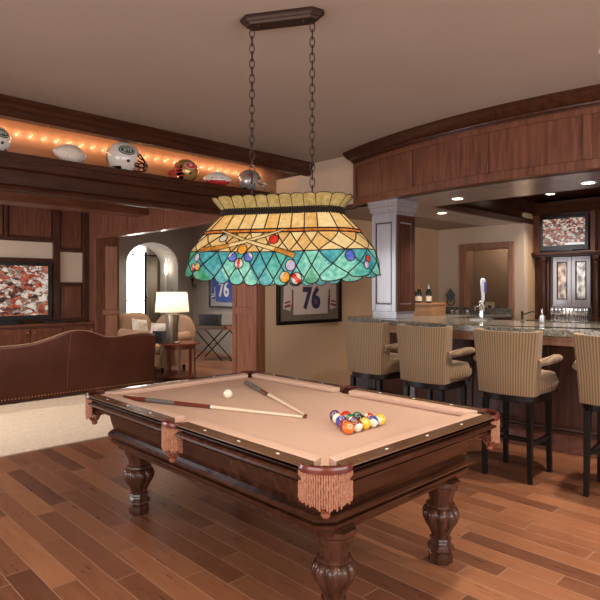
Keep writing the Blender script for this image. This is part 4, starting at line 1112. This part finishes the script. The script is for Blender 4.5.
# hall fittings
t = thing('curtain_rod', 'black curtain rod with a dark pole end seen through the arch', 'curtain rod', (6.66, 12.15, 0))
MB().tube([(-.32, 0, 2.22), (.40, 0, 2.22)], .014, 8).ball((-.34, 0, 2.22), .03, 10, 8).ball((.42, 0, 2.22), .03, 10, 8).build('rod', 'black_metal', t)
MB().tube([(.0, .02, 0), (.0, .02, 2.30)], .028, 10).lathe([(.03, 1.2), (.045, 1.22), (.03, 1.25)], (0, .02, 0), 10).build('post', 'black_metal', t)
m = MB(); n = 40; vs = []
for z in (0.02, 2.19):
    for i in range(n + 1): vs.append((.06 + .26 * i / n, .03 * sin(i * 1.1), z))
m.add(vs, [(i, i + 1, n + 2 + i, n + 1 + i) for i in range(n)]); o = m.build('curtain', 'curtain', fix=False); o.location = (6.66, 12.20, 0); tag(o, 'cream curtain hanging beside the dark post in the arch', 'curtain')
so = o.modifiers.new('solid', 'SOLIDIFY'); so.thickness = .006
t = thing('wall_sconce', 'white candle sconce glowing on the wall inside the arch', 'sconce', (6.948, 11.62, 1.75), pi / 2 * -1)
MB().lathe([(.0, .0), (.02, .03), (.03, .08), (.028, .20), (.012, .33), (.001, .38)], (0, -.06, .0), 14, cap=False).build('candle_flame_bulb', 'candle_bulb', t)
MB().tube([(0, -.06, 0), (0, -.06, -.55)], .018, 10).build('candle_tube', 'white', t)
MB().box(-.03, .03, -.06, .0, -.58, -.50).build('back_plate', 'bronze', t, bevel=.005)
point('sconce_light', (6.80, 11.62, 1.9), 4, WARMW, .05)
t = thing('wall_sconce', 'bronze scroll sconce on the hall wall under the glass lamp edge', 'sconce', (7.32, 11.17, 1.52))
MB().tube([(-.02, -.02, .10), (-.05, -.07, .03), (-.06, -.10, -.03), (-.02, -.13, -.06), (.02, -.12, -.02), (0, -.10, .01)], .012, 8).ball((-.02, -.02, .12), .035, 10, 8).build('scroll_arm', 'bronze', t)

# ================================================================== SHELF DISPLAY
def helmet(loc, rz, shell_m, stripe_m, mask_m, label, logo, s=1.0, lean=0):
    t = thing('football_helmet', label, 'helmet', loc, rz, 'football helmets on the lit shelf')
    seg, rings = 40, 26; r = .125 * s
    C = Vector((0, 0, .118 * s)); sc = Vector((1.10, .90, 1.0))
    vs = []; idx = {}
    mb = MB()
    def pt_(i, k, q=1.0):
        p = -pi / 2 + pi * i / rings; a = 2 * pi * k / seg
        v = Vector((cos(p) * cos(a), cos(p) * sin(a), sin(p)))
        return C + Vector((v.x * sc.x, v.y * sc.y, v.z * sc.z)) * r * q, v
    for i in range(rings + 1):
        for k in range(seg): vs.append(pt_(i, k)[0])
    for i in range(rings + 1):
        for k in range(seg): vs.append(pt_(i, k, .90)[0])
    NN = (rings + 1) * seg
    keep = set(); cent = {}
    for i in range(rings):
        for k in range(seg):
            c = (pt_(i, k)[1] + pt_(i + 1, (k + 1) % seg)[1]) / 2
            face_open = c.x > .42 and c.z < .38 - .25 * (c.x - .42) and abs(c.y) < .80
            bottom = c.z < -.80 or (c.x < -.3 and c.z < -.62)
            if not face_open and not bottom: keep.add((i, k)); cent[(i, k)] = c
    fs = []; mi = []
    for (i, k) in keep:
        a, b, c, d = i * seg + k, i * seg + (k + 1) % seg, (i + 1) * seg + (k + 1) % seg, (i + 1) * seg + k
        fs.append((a, b, c, d)); mi.append(1 if abs(cent[(i, k)].y) < .10 and cent[(i, k)].z > -.5 else 0)
        fs.append((NN + d, NN + c, NN + b, NN + a)); mi.append(2)
        for (di, dk, e0, e1) in ((-1, 0, a, b), (1, 0, c, d), (0, 1, b, c), (0, -1, d, a)):
            if (i + di, (k + dk) % seg) not in keep and 0 <= i + di < rings:
                fs.append((e1, e0, NN + e0, NN + e1)); mi.append(0)
    mb.add(vs, fs, mi)
    mb.build('shell', [M[shell_m], M[stripe_m], M['black']], t, fix=False, ang=50)
    m = MB(); q = s
    for z, o in ((.100, .0), (.070, .012), (.035, .004)):
        m.tube([Vector((.085 - (.03 if z < .05 else 0), -.095, z + .02)) * q, Vector((.150 + o, -.060, z)) * q, Vector((.175 + o, 0, z)) * q, Vector((.150 + o, .060, z)) * q, Vector((.085 - (.03 if z < .05 else 0), .095, z + .02)) * q], .0055 * q, 8)
    for y in (-.035, .035): m.tube([Vector((.168, y, .105)) * q, Vector((.185, y, .07)) * q, Vector((.172, y, .033)) * q], .005 * q, 8)
    for y in (-.07, .07): m.tube([Vector((.10, y * 1.3, .145)) * q, Vector((.148, y * .95, .10)) * q, Vector((.150, y * .9, .035)) * q], .0055 * q, 8)
    m.build('face_mask', mask_m, t)
    for sy in (-1, 1):
        m = MB().lathe([(.0005, 0), (.013 * q, .001), (.011 * q, .005)], seg=14); m.xf(frame_m((1, 0, 0), (0, 0, 1), (0, sy, 0), Vector((.0, sy * .111 * q, .075 * q)))); m.build('ear_hole', 'black', t)
    # side logo as a patch that follows the shell
    for sy in (-1, 1):
        def proj(x, z, up):
            d = Vector((x, 0, z)); yy2 = max(.0, 1 - (x / sc.x) ** 2 - z ** 2); return C + Vector((x, sy * sqrt(yy2) * sc.y, z)) * r + Vector((x * .5, sy, z * .6)).normalized() * up
        if logo in ('oval', 'red_oval'):
            for (ra, rb, mt, up, nm) in ((.50, .30, 'green_dark' if logo == 'oval' else 'white', .0015, 'logo_oval'), (.46, .265, 'helmet_white' if logo == 'oval' else 'red', .003, 'logo_field')) if logo == 'red_oval' else ((.52, .31, 'green_dark', .0015, 'logo_oval'), (.44, .235, 'white', .003, 'logo_ring'), (.41, .205, 'green_dark', .0042, 'logo_field')):
                m = MB(); vs = [proj(-.05, .33, up)]; K = 28
                for rr in (.5, 1):
                    for a in range(K): vs.append(proj(-.05 + ra * rr * cos(2 * pi * a / K), .33 + rb * rr * sin(2 * pi * a / K), up))
                m.add(vs, [(0, 1 + a, 1 + (a + 1) % K) for a in range(K)] + [(1 + a, 1 + K + a, 1 + K + (a + 1) % K, 1 + (a + 1) % K) for a in range(K)])
                m.build(nm, mt, t, fix=False)
            P = proj(-.05, .33, .007); n_ = (proj(-.05, .33, .02) - P).normalized(); ux = Vector((-sy * -1.0, 0, 0)) if sy < 0 else Vector((-1, 0, 0)); ux = Vector((1, 0, 0)) if sy < 0 else Vector((-1, 0, 0))
            ux = (ux - n_ * ux.dot(n_)).normalized(); uy = n_.cross(ux)
            text('logo_letters', 'JETS' if logo == 'oval' else 'SF', (.036 if logo == 'oval' else .046) * s, 'white', t, frame_m(ux, uy, n_, P), .0015)
        else:
            for a, b, c, mt in [((-.45, .45), (.35, .42), (-.15, .28), 'navy'), ((-.5, .30), (.30, .30), (-.2, .22), 'red'), ((-.42, .18), (.22, .22), (-.15, .12), 'navy')]:
                m = MB(); m.add([proj(a[0], a[1], .002), proj(b[0], b[1], .002), proj(c[0], c[1], .003), proj((a[0] + b[0]) / 2, (a[1] + b[1]) / 2 + .04, .003)], [(0, 2, 1, 3)]); m.build('logo_streak', mt, t, fix=False)
    return t
ZS = 2.632
YS = YJ + .125
helmet((1.50, YS, ZS), R(195), 'helmet_white', 'green_dark', 'green_dark', 'white helmet cut off by the left edge of the picture', 'oval', 1.0)
helmet((2.705, YS, ZS), R(-8), 'helmet_white', 'green_dark', 'black', 'white helmet with a green oval logo and black face mask', 'oval', 1.28)
helmet((3.45, YS, ZS), R(172), 'gold', 'red', 'red', 'gold helmet with a red oval logo, facing left', 'red_oval', 1.05)
helmet((4.36, YS, ZS), R(-25), 'silver', 'red', 'silver', 'silver helmet at the right end of the lit shelf', 'streak', 1.12)
def football(loc, rz, mats, label, print_=False, s=1):
    t = thing('football', label, 'football', loc, rz, 'footballs on the lit shelf')
    prof = [(.0005, -.145), (.018, -.135), (.045, -.105), (.068, -.065), (.080, -.02), (.080, .02), (.068, .065), (.045, .105), (.018, .135), (.0005, .145)]
    m = MB().lathe(catmull(prof, 3), seg=28, cap=False); 
    vs = [(v[2] * s * 1.12, v[0] * s, v[1] * s + .082 * s) for v in m.v]; m.v = vs
    m.m = [0 if (len(mats) == 1 or sum(vs[i][2] for i in f) / len(f) > .062 * s) else 1 for f in m.f]
    m.build('ball_skin', [M[q] for q in mats], t)
    m = MB().tube([(-.05 * s, -.035 * s, .156 * s), (.05 * s, -.035 * s, .156 * s)], .003, 6)
    for i in range(6): m.tube([((-.04 + i * .016) * s, -.047 * s, .150 * s), ((-.04 + i * .016) * s, -.022 * s, .160 * s)], .0028, 6)
    m.build('laces', 'white', t)
    if print_:
        m = MB()
        for k, (a, b, z) in enumerate([(-.045, .055, .095), (-.035, .06, .082)]): m.box(a, b, -.0815, -.078, z, z + .004)
        m.ball((-.065, -.072, .09), .009, 8, 6); m.build('printed_mark', 'red', t, smooth=False)
    return t
football((2.15, YS - .02, ZS), R(12), ['ball_leather'], 'pale autographed football left of the white helmet', s=1.12)
football((3.88, YS, ZS), R(-30), ['helmet_white', 'red'], 'white and dark red football between the gold and silver helmets', True, s=1.05)

# ================================================================== BAR
def carc(y, r, cx=10.25, cy=2.4): return cx - sqrt(r * r - (y - cy) ** 2)
bc = thing('bar_cabinet', 'curved dark panelled bar front under the granite top', 'bar', (4.9, 2.4, 0))
yb = [4.42 - i * .15 for i in range(41)]
fb = [(carc(y, 5.16) - 4.9, y - 2.4) for y in yb]
MB().sweep(fb, [(0, 0.0), (0, 1.035), (-.05, 1.035), (-.05, 0)]).build('front_panel', 'wood_dark_v', bc)
m = MB().sweep(fb, [(0, 0), (.025, 0), (.025, .12), (.015, .14), (0, .15)]).sweep(fb, [(0, .93), (.012, .94), (.02, .97), (.045, 1.02), (.045, 1.04), (0, 1.04)])
m.build('moulding', 'wood_mid_h', bc)
for i in range(8):
    y = 4.40 - i * .75
    MB().sweep([(carc(q, 5.16) - 4.9, q - 2.4) for q in (y, y - .1)], [(0, .15), (.018, .15), (.018, .94), (0, .94)]).build('stile', 'glare_grey' if i < 2 else 'wood_dark_v', bc, bevel=.003)
MB().box(.30, 1.4, 1.985, 2.02, 0, 1.035).build('end_panel', 'glare_grey', bc, smooth=False)
MB().sweep([(carc(y, 5.40) - 4.9, y - 2.4) for y in yb], [(0, .955), (.02, .96), (.02, 1.0), (.03, 1.01), (.03, 1.038), (-.23, 1.038), (-.23, .955)]).build('top_apron', 'wood_warm', bc)
rl = MB()
ft = thing('foot_rail', 'dark foot rail running along the base of the bar', 'foot rail', (4.9, 2.4, 0))
MB().tube([(carc(y, 5.26) - 4.9, y - 2.4, .22) for y in yb[1:]], .018, 10).build('rail', 'bronze', ft)
for i in range(6):
    y = 4.0 - i * .95; MB().tube([(carc(y, 5.26) - 4.9, y - 2.4, .22), (carc(y, 5.14) - 4.9, y - 2.4, .18)], .012, 8).build('rail_bracket', 'bronze', ft)

ys2 = [4.5 - i * .1 for i in range(62)]
poly = [(carc(y, 5.5), y) for y in ys2]
poly = poly + [(5.78, ys2[-1]), (5.78, 3.55), (6.5, 3.55), (6.5, 4.5)]
ct = MB().prism(poly, 1.04, 1.10); tag(ct.build('bar_countertop', 'granite', smooth=False, bevel=.006), 'dark speckled granite top of the curved bar', 'countertop')
t = thing('bar_back_cabinet', 'dark cabinet supporting the inner side of the bar top', 'cabinet', (5.5, 2.4, 0))
MB().box(.20, .25, -4.0, 1.15, 0, 1.039).box(.25, .95, 1.18, 2.05, 0, 1.039).build('cabinet_body', 'wood_dark_v', t, smooth=False)

# square column on the bar
co = thing('bar_column', 'square panelled column standing on the bar top below the header', 'column', (5.31, 3.92, 1.10))
MB().box(-.17, .17, -.17, .17, 0, 1.339).build('column_shaft', 'glare_grey', co, smooth=False, bevel=.004)
m = MB()
sq = lambda s: [(-s, -s), (s, -s), (s, s), (-s, s)]
m.sweep(sq(.17), [(0, 1.20), (.016, 1.205), (.016, 1.222), (.022, 1.228), (.022, 1.262), (.034, 1.27), (.034, 1.30), (.04, 1.305), (.04, 1.339), (0, 1.339)], closed=True)
m.build('column_mouldings', 'glare_grey', co)
for nm, rot in (('x', 0), ('y', pi / 2), ('x', pi), ('y', 3 * pi / 2)):
    mt = 'glare_grey' if rot in (0,) else 'wood_dark_v'
    mm = MB()
    for a, b, c, d in ((-.17, -.115, .08, 1.17), (.115, .17, .08, 1.17), (-.115, .115, .08, .16), (-.115, .115, 1.09, 1.17)): mm.box(-.185, -.17, a, b, c, d)
    mm.xf(Matrix.Rotation(rot, 4, 'Z')); mm.build('stile_frame', 'glare_grey' if rot == 0 else 'wood_dark_v', co, smooth=False, bevel=.004)  # side towards the windows coloured paler for glare, other sides plain dark wood
    mm = MB().box(-.178, -.17, -.10, .10, .175, 1.075); mm.xf(Matrix.Rotation(rot, 4, 'Z')); mm.build('column_panel', 'glare_grey' if rot == 0 else 'wood_dark_v', co, smooth=False, bevel=.006)
    if rot == 0:
        mm = MB()
        for a, b, c, d in ((-.115, -.102, .16, 1.09), (.102, .115, .16, 1.09), (-.102, .102, .16, .173), (-.102, .102, 1.077, 1.09)): mm.box(-.182, -.17, a, b, c, d)
        mm.build('panel_bead', 'wood_dark', co, smooth=False)

# stools
def make_stool(label, loc, rz):
    t = thing('bar_stool', label, 'bar stool', loc, rz, 'upholstered bar stools at the bar')
    for sx in (-1, 1):
        for sy in (-1, 1):
            x, y = sx * .185, sy * .170
            m = MB(); a, b = .017, .022
            m.prism([(x * 1.04 - a, y * 1.04 - a), (x * 1.04 + a, y * 1.04 - a), (x * 1.04 + a, y * 1.04 + a), (x * 1.04 - a, y * 1.04 + a)], 0, .60, 0, [(x - b, y - b), (x + b, y - b), (x + b, y + b), (x - b, y + b)])
            l = m.build('leg', 'stool_wood', t, smooth=False, bevel=.003)
            MB().lathe([(.014, 0), (.016, .004), (.014, .008)], (x * 1.04, y * 1.04, -.0), 10).build('glide', 'steel', l)
    m = MB()
    for a in (-.182, .162): MB().box(-.185, .185, a, a + .02, .27, .30).build('side_stretcher', 'stool_wood', t, smooth=False)
    MB().box(.175, .200, -.17, .17, .20, .235).build('footrest', 'stool_wood', t, smooth=False, bevel=.003)
    MB().box(-.195, -.175, -.17, .17, .30, .33).build('back_stretcher', 'stool_wood', t, smooth=False, bevel=.003)
    # curved apron
    n = 32
    def ringp(rx, ry, c=0): return [(c + rx * math.copysign(abs(cos(2 * pi * i / n)) ** .75, cos(2 * pi * i / n)), ry * math.copysign(abs(sin(2 * pi * i / n)) ** .75, sin(2 * pi * i / n))) for i in range(n)]
    MB().prism(ringp(.250, .235), .60, .655).build('apron', 'stool_wood', t, bevel=.004)
    m = MB(); levels = [(.235, .655), (.262, .665), (.276, .70), (.276, .745), (.258, .785), (.18, .80), (.02, .805)]
    vs = []; st = []
    for r, z in levels:
        for i, (x, y) in enumerate(ringp(r, r * .95, .045)): vs.append((x, y, z)); st.append((y if z > .78 else i / n * 1.55, z, 0))
    fs = [(j * n + i, j * n + (i + 1) % n, (j + 1) * n + (i + 1) % n, (j + 1) * n + i) for j in range(len(levels) - 1) for i in range(n)] + [tuple(range(n))[::-1], tuple(range((len(levels) - 1) * n, len(levels) * n))]
    m.add(vs, fs, 0, st); m.build('seat', 'stripe', t, ang=50)
    # barrel back: angle measured from -x
    m = MB(); vs = []; st = []; K = 28; sec = 12
    for i in range(K + 1):
        f = 2 * i / K - 1; A = f * R(82)
        zt = 1.168 + .014 * abs(f) ** 3; zb = .650
        edge = max(0, (abs(f) - .80) / .20); 
        for q in range(sec):
            # closed section: outer bottom -> outer top -> inner top -> inner bottom
            u = q / (sec - 1) * 2
            if u <= 1: ro = 1; h = u
            else: ro = 0; h = 2 - u
            z = zb + (zt - zb) * h
            th_ = .05; Wd = .205 + .055 * h + .012 * (1 - h) ** 4
            g_ = abs(f); base = -.262 - .020 * h
            if g_ < .72: y = Wd * f / .72; x = base + .045 * (g_ / .72) ** 2.2
            else: y = math.copysign(Wd, f); x = base + .045 + (g_ - .72) / .28 * (.13 - .05 * h)
            if not ro:
                y *= 1 - th_ / Wd * min(1, g_ / .72); x += th_ * (1 - .9 * max(0, (g_ - .72) / .28))
            vs.append((x, y, z)); st.append((f * .44, z, 0))
    fs = [(i * sec + q, i * sec + (q + 1) % sec, (i + 1) * sec + (q + 1) % sec, (i + 1) * sec + q) for i in range(K) for q in range(sec)] + [tuple(range(sec))[::-1], tuple(range(K * sec, K * sec + sec))]
    m.add(vs, fs, 0, st); m.build('backrest', 'stripe', t, ang=60)
    for sy in (-1, 1):
        m = MB(); pts = [(-.20, sy * .235, .895), (-.02, sy * .258, .905), (.10, sy * .256, .91), (.19, sy * .245, .905)]
        m.tube(pts, [.030, .036, .038, .032], 14); m.v = [(x, y, .905 + (z - .905) * .85) for x, y, z in m.v]
        m.add([], []); 
        for i, v in enumerate(m.v): m.st[i] = (v[1], v[2], 0)
        m.build('armrest', 'stripe', t)
        MB().tube([(.175, sy * .225, .64), (.175, sy * .238, .78), (.165, sy * .245, .885)], [.016, .014, .016], 8).build('arm_post', 'stool_wood', t)
    return t
stool = make_stool('striped tan bar stool seen whole, right of the pool table corner', (4.275, 1.965, 0), R(2))
copy_thing(stool, (4.27, 2.70, 0), R(1), 'striped tan bar stool second from the jersey wall')
copy_thing(stool, (4.33, 3.36, 0), R(-4), 'striped tan bar stool nearest the framed jersey wall')
copy_thing(stool, (4.345, 1.25, 0), R(5), 'striped tan bar stool cut off by the right edge of the picture')

# beer tap
bt = thing('beer_tap', 'chrome beer tap with a tall white and blue handle on the bar', 'beer tap', (5.66, 3.00, 1.10), R(10))
MB().lathe([(.05, 0), (.052, .008), (.03, .014), (.026, .03), (.026, .17), (.032, .18), (.032, .20), (.02, .21)], seg=20).build('tower', 'chrome', bt)
MB().tube([(0, 0, .16), (-.05, -.03, .165), (-.085, -.05, .16), (-.095, -.055, .10)], [.014, .013, .012, .009], 10).tube([(0.0, 0.0, .15), (-.03, .06, .15), (-.03, .06, .10)], .010, 8).build('spout', 'chrome', bt)
MB().lathe([(.008, 0), (.012, .02), (.018, .03), (.016, .08), (.024, .15), (.030, .22), (.024, .25), (.008, .262)], (-.06, -.035, .19), 16).build('handle', 'tap_white', bt)
MB().box(-.088, -.032, -.066, -.058, .30, .41).build('handle_emblem', 'tap_blue', bt, bevel=.003)
MB().box(-.12, .12, -.09, .09, 0, .012).build('drip_tray', 'steel', bt, smooth=False)
t = thing('faucet', 'small dark curved bar faucet beside the silver bottle', 'faucet', (5.62, 2.53, 1.10), R(-60))
MB().lathe([(.018, 0), (.02, .01), (.012, .02), (.012, .09), (.018, .10), (.01, .115)], seg=14).build('base', 'bronze', t)
MB().tube([(0, 0, .075), (.04, 0, .085), (.09, 0, .105), (.125, 0, .10), (.13, 0, .075)], .007, 10).build('spout', 'bronze', t)
t = thing('soap_bottle', 'small silver pump bottle on the bar right of the faucet', 'bottle', (5.50, 2.28, 1.10))
MB().lathe([(.024, 0), (.027, .01), (.027, .07), (.012, .09), (.010, .105)], seg=18).build('bottle_body', 'steel', t)
MB().lathe([(.005, .10), (.005, .13), (.012, .133), (.010, .142)], seg=10).tube([(0, 0, .137), (-.035, 0, .133)], .004, 6).build('pump', 'chrome', t)

# bottles in a crate behind the column
t = thing('wooden_crate', 'light wooden crate holding bottles beside the square column', 'crate', (6.12, 4.02, 1.10), R(0))
m = MB().box(-.16, .16, -.20, .20, 0, .015)
m.box(-.16, -.148, -.20, .20, .015, .16).box(.148, .16, -.20, .20, .015, .16).box(-.148, .148, -.20, -.188, .015, .16).box(-.148, .148, .188, .20, .015, .16)
m.build('box', 'crate', t, smooth=False)
MB().box(-.17, .17, -.21, .21, .135, .15).build('rim', 'crate', t, smooth=False, bevel=.002)
MB().box(-.147, .147, -.187, .187, .016, .135).build('filler_tray', 'crate', t, smooth=False)
for i, (x, y, l) in enumerate([(-.07, .13, 'dark bottle in the wooden crate, beside the column'), (-.09, .03, 'dark bottle with an orange neck in the middle of the crate'), (-.07, -.10, 'dark bottle with a silver neck at the right of the crate')]):
    b = thing('bottle', l, 'bottle', (6.12 + x, 4.02 + y, 1.25), 0, 'bottles in the crate')
    MB().lathe([(.034, 0), (.036, .01), (.036, .13), (.030, .155), (.014, .185), (.013, .22)], seg=20).build('bottle_body', 'bottle', b)
    MB().lathe([(.0145, .18), (.0145, .24), (.012, .245)], seg=14).build('neck_foil', 'foil' if i < 2 else 'steel', b)
    MB().lathe([(.0366, .03), (.0366, .09)], seg=20, cap=False).build('bottle_label', 'paper', b)

# back counter under the doorway wall
t = thing('back_counter', 'low granite back counter below the doorway wall', 'counter', (8.1, 4.5, 0))
MB().box(-.5, .29, -.55, .74, 0, 1.0).build('counter_body', 'wood_dark_v', t, smooth=False)
MB().box(-.52, .29, -.56, .74, 1.0, 1.035).box(.26, .29, -.56, .74, 1.035, 1.13).build('granite_top', 'granite', t, smooth=False, bevel=.003)
def cups(x, y, z, label, mat='chrome'):
    o = MB().lathe([(.02, 0), (.028, .002), (.034, .03), (.036, .06), (.034, .06), (.030, .01), (.001, .008)], seg=16, cap=False).build('bar_cup', mat, fix=False); o.location = (x, y, z); tag(o, label, 'cup', 'shiny cups on the back counter')
for i, (x, y) in enumerate([(7.75, 4.95), (7.78, 4.84), (7.72, 4.73), (7.80, 4.62), (7.74, 4.50), (7.82, 4.38)]):
    cups(x, y, 1.036, '%s shiny metal cup from the left on the granite back counter' % ['first', 'second', 'third', 'fourth', 'fifth', 'sixth'][i])
o = MB().box(-.012, 0, -.09, .09, 0, .17).build('outlet_plate', 'ivory', bevel=.003, smooth=False); o.location = (9.498, 4.87, 1.02); tag(o, 'cream outlet plate on the dark wall inside the doorway', 'outlet')
MB().box(-.016, -.012, -.03, .03, .07, .11).build('socket', 'black', o, smooth=False)
t = thing('towel_ring', 'dark ring with a grey folded cloth on the wall left of the doorway', 'towel ring', (8.438, 5.02, 1.12))
MB().tube([(-.02, .07 * cos(a * pi / 10), .10 + .07 * sin(a * pi / 10)) for a in range(20)], .008, 8, closed=True).box(-.02, 0, -.02, .02, .16, .20).build('ring', 'bronze', t)
m = MB(); m.add([(-.045, 0, .32), (-.05, -.09, .20), (-.05, 0, .08), (-.05, .09, .20), (-.02, 0, .32), (-.02, -.09, .20), (-.02, 0, .08), (-.02, .09, .20)], [(0, 1, 2, 3), (7, 6, 5, 4), (0, 4, 5, 1), (1, 5, 6, 2), (2, 6, 7, 3), (3, 7, 4, 0)]); m.build('folded_cloth', 'towel', t, bevel=.006, smooth=False)

# back bar cabinet with the small television
kb = thing('back_bar_cabinet', 'tall dark back-bar cabinet with columns and a grey glass-door cupboard', 'cabinet', (8.75, 2.95, 0))
def Lb(y): return y - 2.95
m = MB().box(.06, .36, Lb(.2), Lb(3.76), .95, 2.74).build('cabinet_back', 'wood_dark_v', kb, smooth=False)
m = MB().box(-.25, .36, Lb(.2), Lb(3.76), 0, .92); m.build('base_cabinet', 'wood_dark_v', kb, smooth=False)
MB().box(-.28, .36, Lb(.2), Lb(3.76), .92, .955).build('counter_slab', 'granite', kb, smooth=False, bevel=.003)
MB().box(-.06, .36, Lb(.2), Lb(3.77), 1.95, 1.995).box(-.04, .36, Lb(.2), Lb(3.76), 1.92, 1.95).build('ledge', 'wood_dark', kb, smooth=False, bevel=.005)
MB().sweep([(.0, Lb(3.77)), (.0, Lb(.2))], [(-.2, 2.57), (.02, 2.57), (.03, 2.60), (.06, 2.64), (.10, 2.70), (.11, 2.75), (-.2, 2.75)]).build('crown_moulding', 'wood_dark', kb)
for y0, y1 in ((3.66, 3.76), (2.86, 2.93), (2.0, 2.1)): MB().box(0, .06, Lb(y0), Lb(y1), 1.995, 2.57).build('upper_stile', 'wood_mid', kb, smooth=False)
for y in (3.60, 2.84, 2.70):
    MB().lathe([(.062, .956), (.062, 1.0), (.05, 1.01), (.048, 1.03), (.040, 1.05), (.038, 1.78), (.044, 1.80), (.044, 1.82), (.04, 1.83), (.052, 1.86), (.056, 1.87), (.056, 1.92)], (.0, Lb(y), 0), 20).build('column', 'wood_dark', kb)
MB().box(.02, .06, Lb(3.53), Lb(3.66), .956, 1.92).build('side_panel', 'wood_dark_v', kb, smooth=False)
gd = MB()
for k, (y0, y1) in enumerate(((3.195, 3.46), (2.925, 3.19))):
    d = MB()
    for a, b, c, e in ((y0, y0 + .055, 1.19, 1.915), (y1 - .055, y1, 1.19, 1.915), (y0 + .055, y1 - .055, 1.19, 1.27), (y0 + .055, y1 - .055, 1.84, 1.915)): d.box(-.0, .03, Lb(a), Lb(b), c, e)
    dd = d.build('door', 'glare_grey', kb, smooth=False, bevel=.003)
    MB().box(.012, .016, Lb(y0 + .055), Lb(y1 - .055), 1.27, 1.84).build('pane', noisy('glass_reflection_%s' % 'ab'[k], ((.10, .07, .05), (.16, .14, .12))[k], ((.50, .36, .26), (.62, .60, .56))[k], (1, 1, .6), 14, .25, 4, metal=.25, p=(.4, .62)), dd, smooth=False)  # brownish reflections painted into the seeded glass as a noise pattern
    e = MB(); a, b = y0 + .055, y1 - .055
    for q in ((a, a + .014, 1.27, 1.84), (b - .014, b, 1.27, 1.84), (a + .014, b - .014, 1.27, 1.284), (a + .014, b - .014, 1.826, 1.84)): e.box(.0, .02, Lb(q[0]), Lb(q[1]), q[2], q[3])
    e.build('door_bead', 'black_metal', dd, smooth=False)
MB().box(-.005, .05, Lb(2.92), Lb(3.465), 1.16, 1.19).build('glass_rack', 'glare_grey', kb, smooth=False)
MB().box(.052, .06, Lb(2.92), Lb(3.46), .956, 1.16).build('mirror_back', plain('dark_tile', (.10, .085, .075), .2), kb, smooth=False)
t = thing('television', 'small flat television mounted above the grey glass-door cupboard', 'television', (8.73, 3.29, 1.996))
MB().box(-.02, .03, -.35, .35, .015, .535).box(-.04, .04, -.14, .14, 0, .015).build('tv_body', 'black', t, bevel=.005, smooth=False)
MB().box(-.024, -.0195, -.305, .305, .09, .495).build('screen', 'screen_small', t, smooth=False)
MB().box(-.0245, -.0240, -.30, -.02, .095, .125).build('caption_bar', plain('caption_grey', (.1, .1, .1), .5, emit=(.7, .68, .66), es=.8), t, smooth=False)
k = 0
for r_ in range(2):
    for i in range(9):
        x = 8.68 + r_ * .09 - .02; y = 3.44 - i * .058; 
        m = MB().lathe([(.022, 0), (.024, .002), (.004, .006), (.0035, .06), (.012, .075), (.025, .10), (.026, .13), (.022, .155), (.020, .155), (.022, .13), (.021, .10), (.003, .078)], seg=12, cap=False)
        if i == 0 and r_ == 0: g0 = m.build('stem_glass', 'sparkle', fix=False); g = g0
        else: g = g0.copy(); COL.objects.link(g)
        g.location = (x, y, .956); g.scale = (1, 1, 1.25); ORD = ['first', 'second', 'third', 'fourth', 'fifth', 'sixth', 'seventh', 'eighth', 'ninth']; tag(g, '%s stemmed glass from the left, %s row under the grey cupboard' % (ORD[i], ('front', 'back')[r_]), 'glass', 'stem glasses on the back bar')
spot('glass_fill', (8.60, 3.18, 1.17), 10, WARMW, 140, .8, .02)  # unseen fill spot added so the stem glasses sparkle
# glassware under the bar overhang shelf is omitted where nothing can be made out
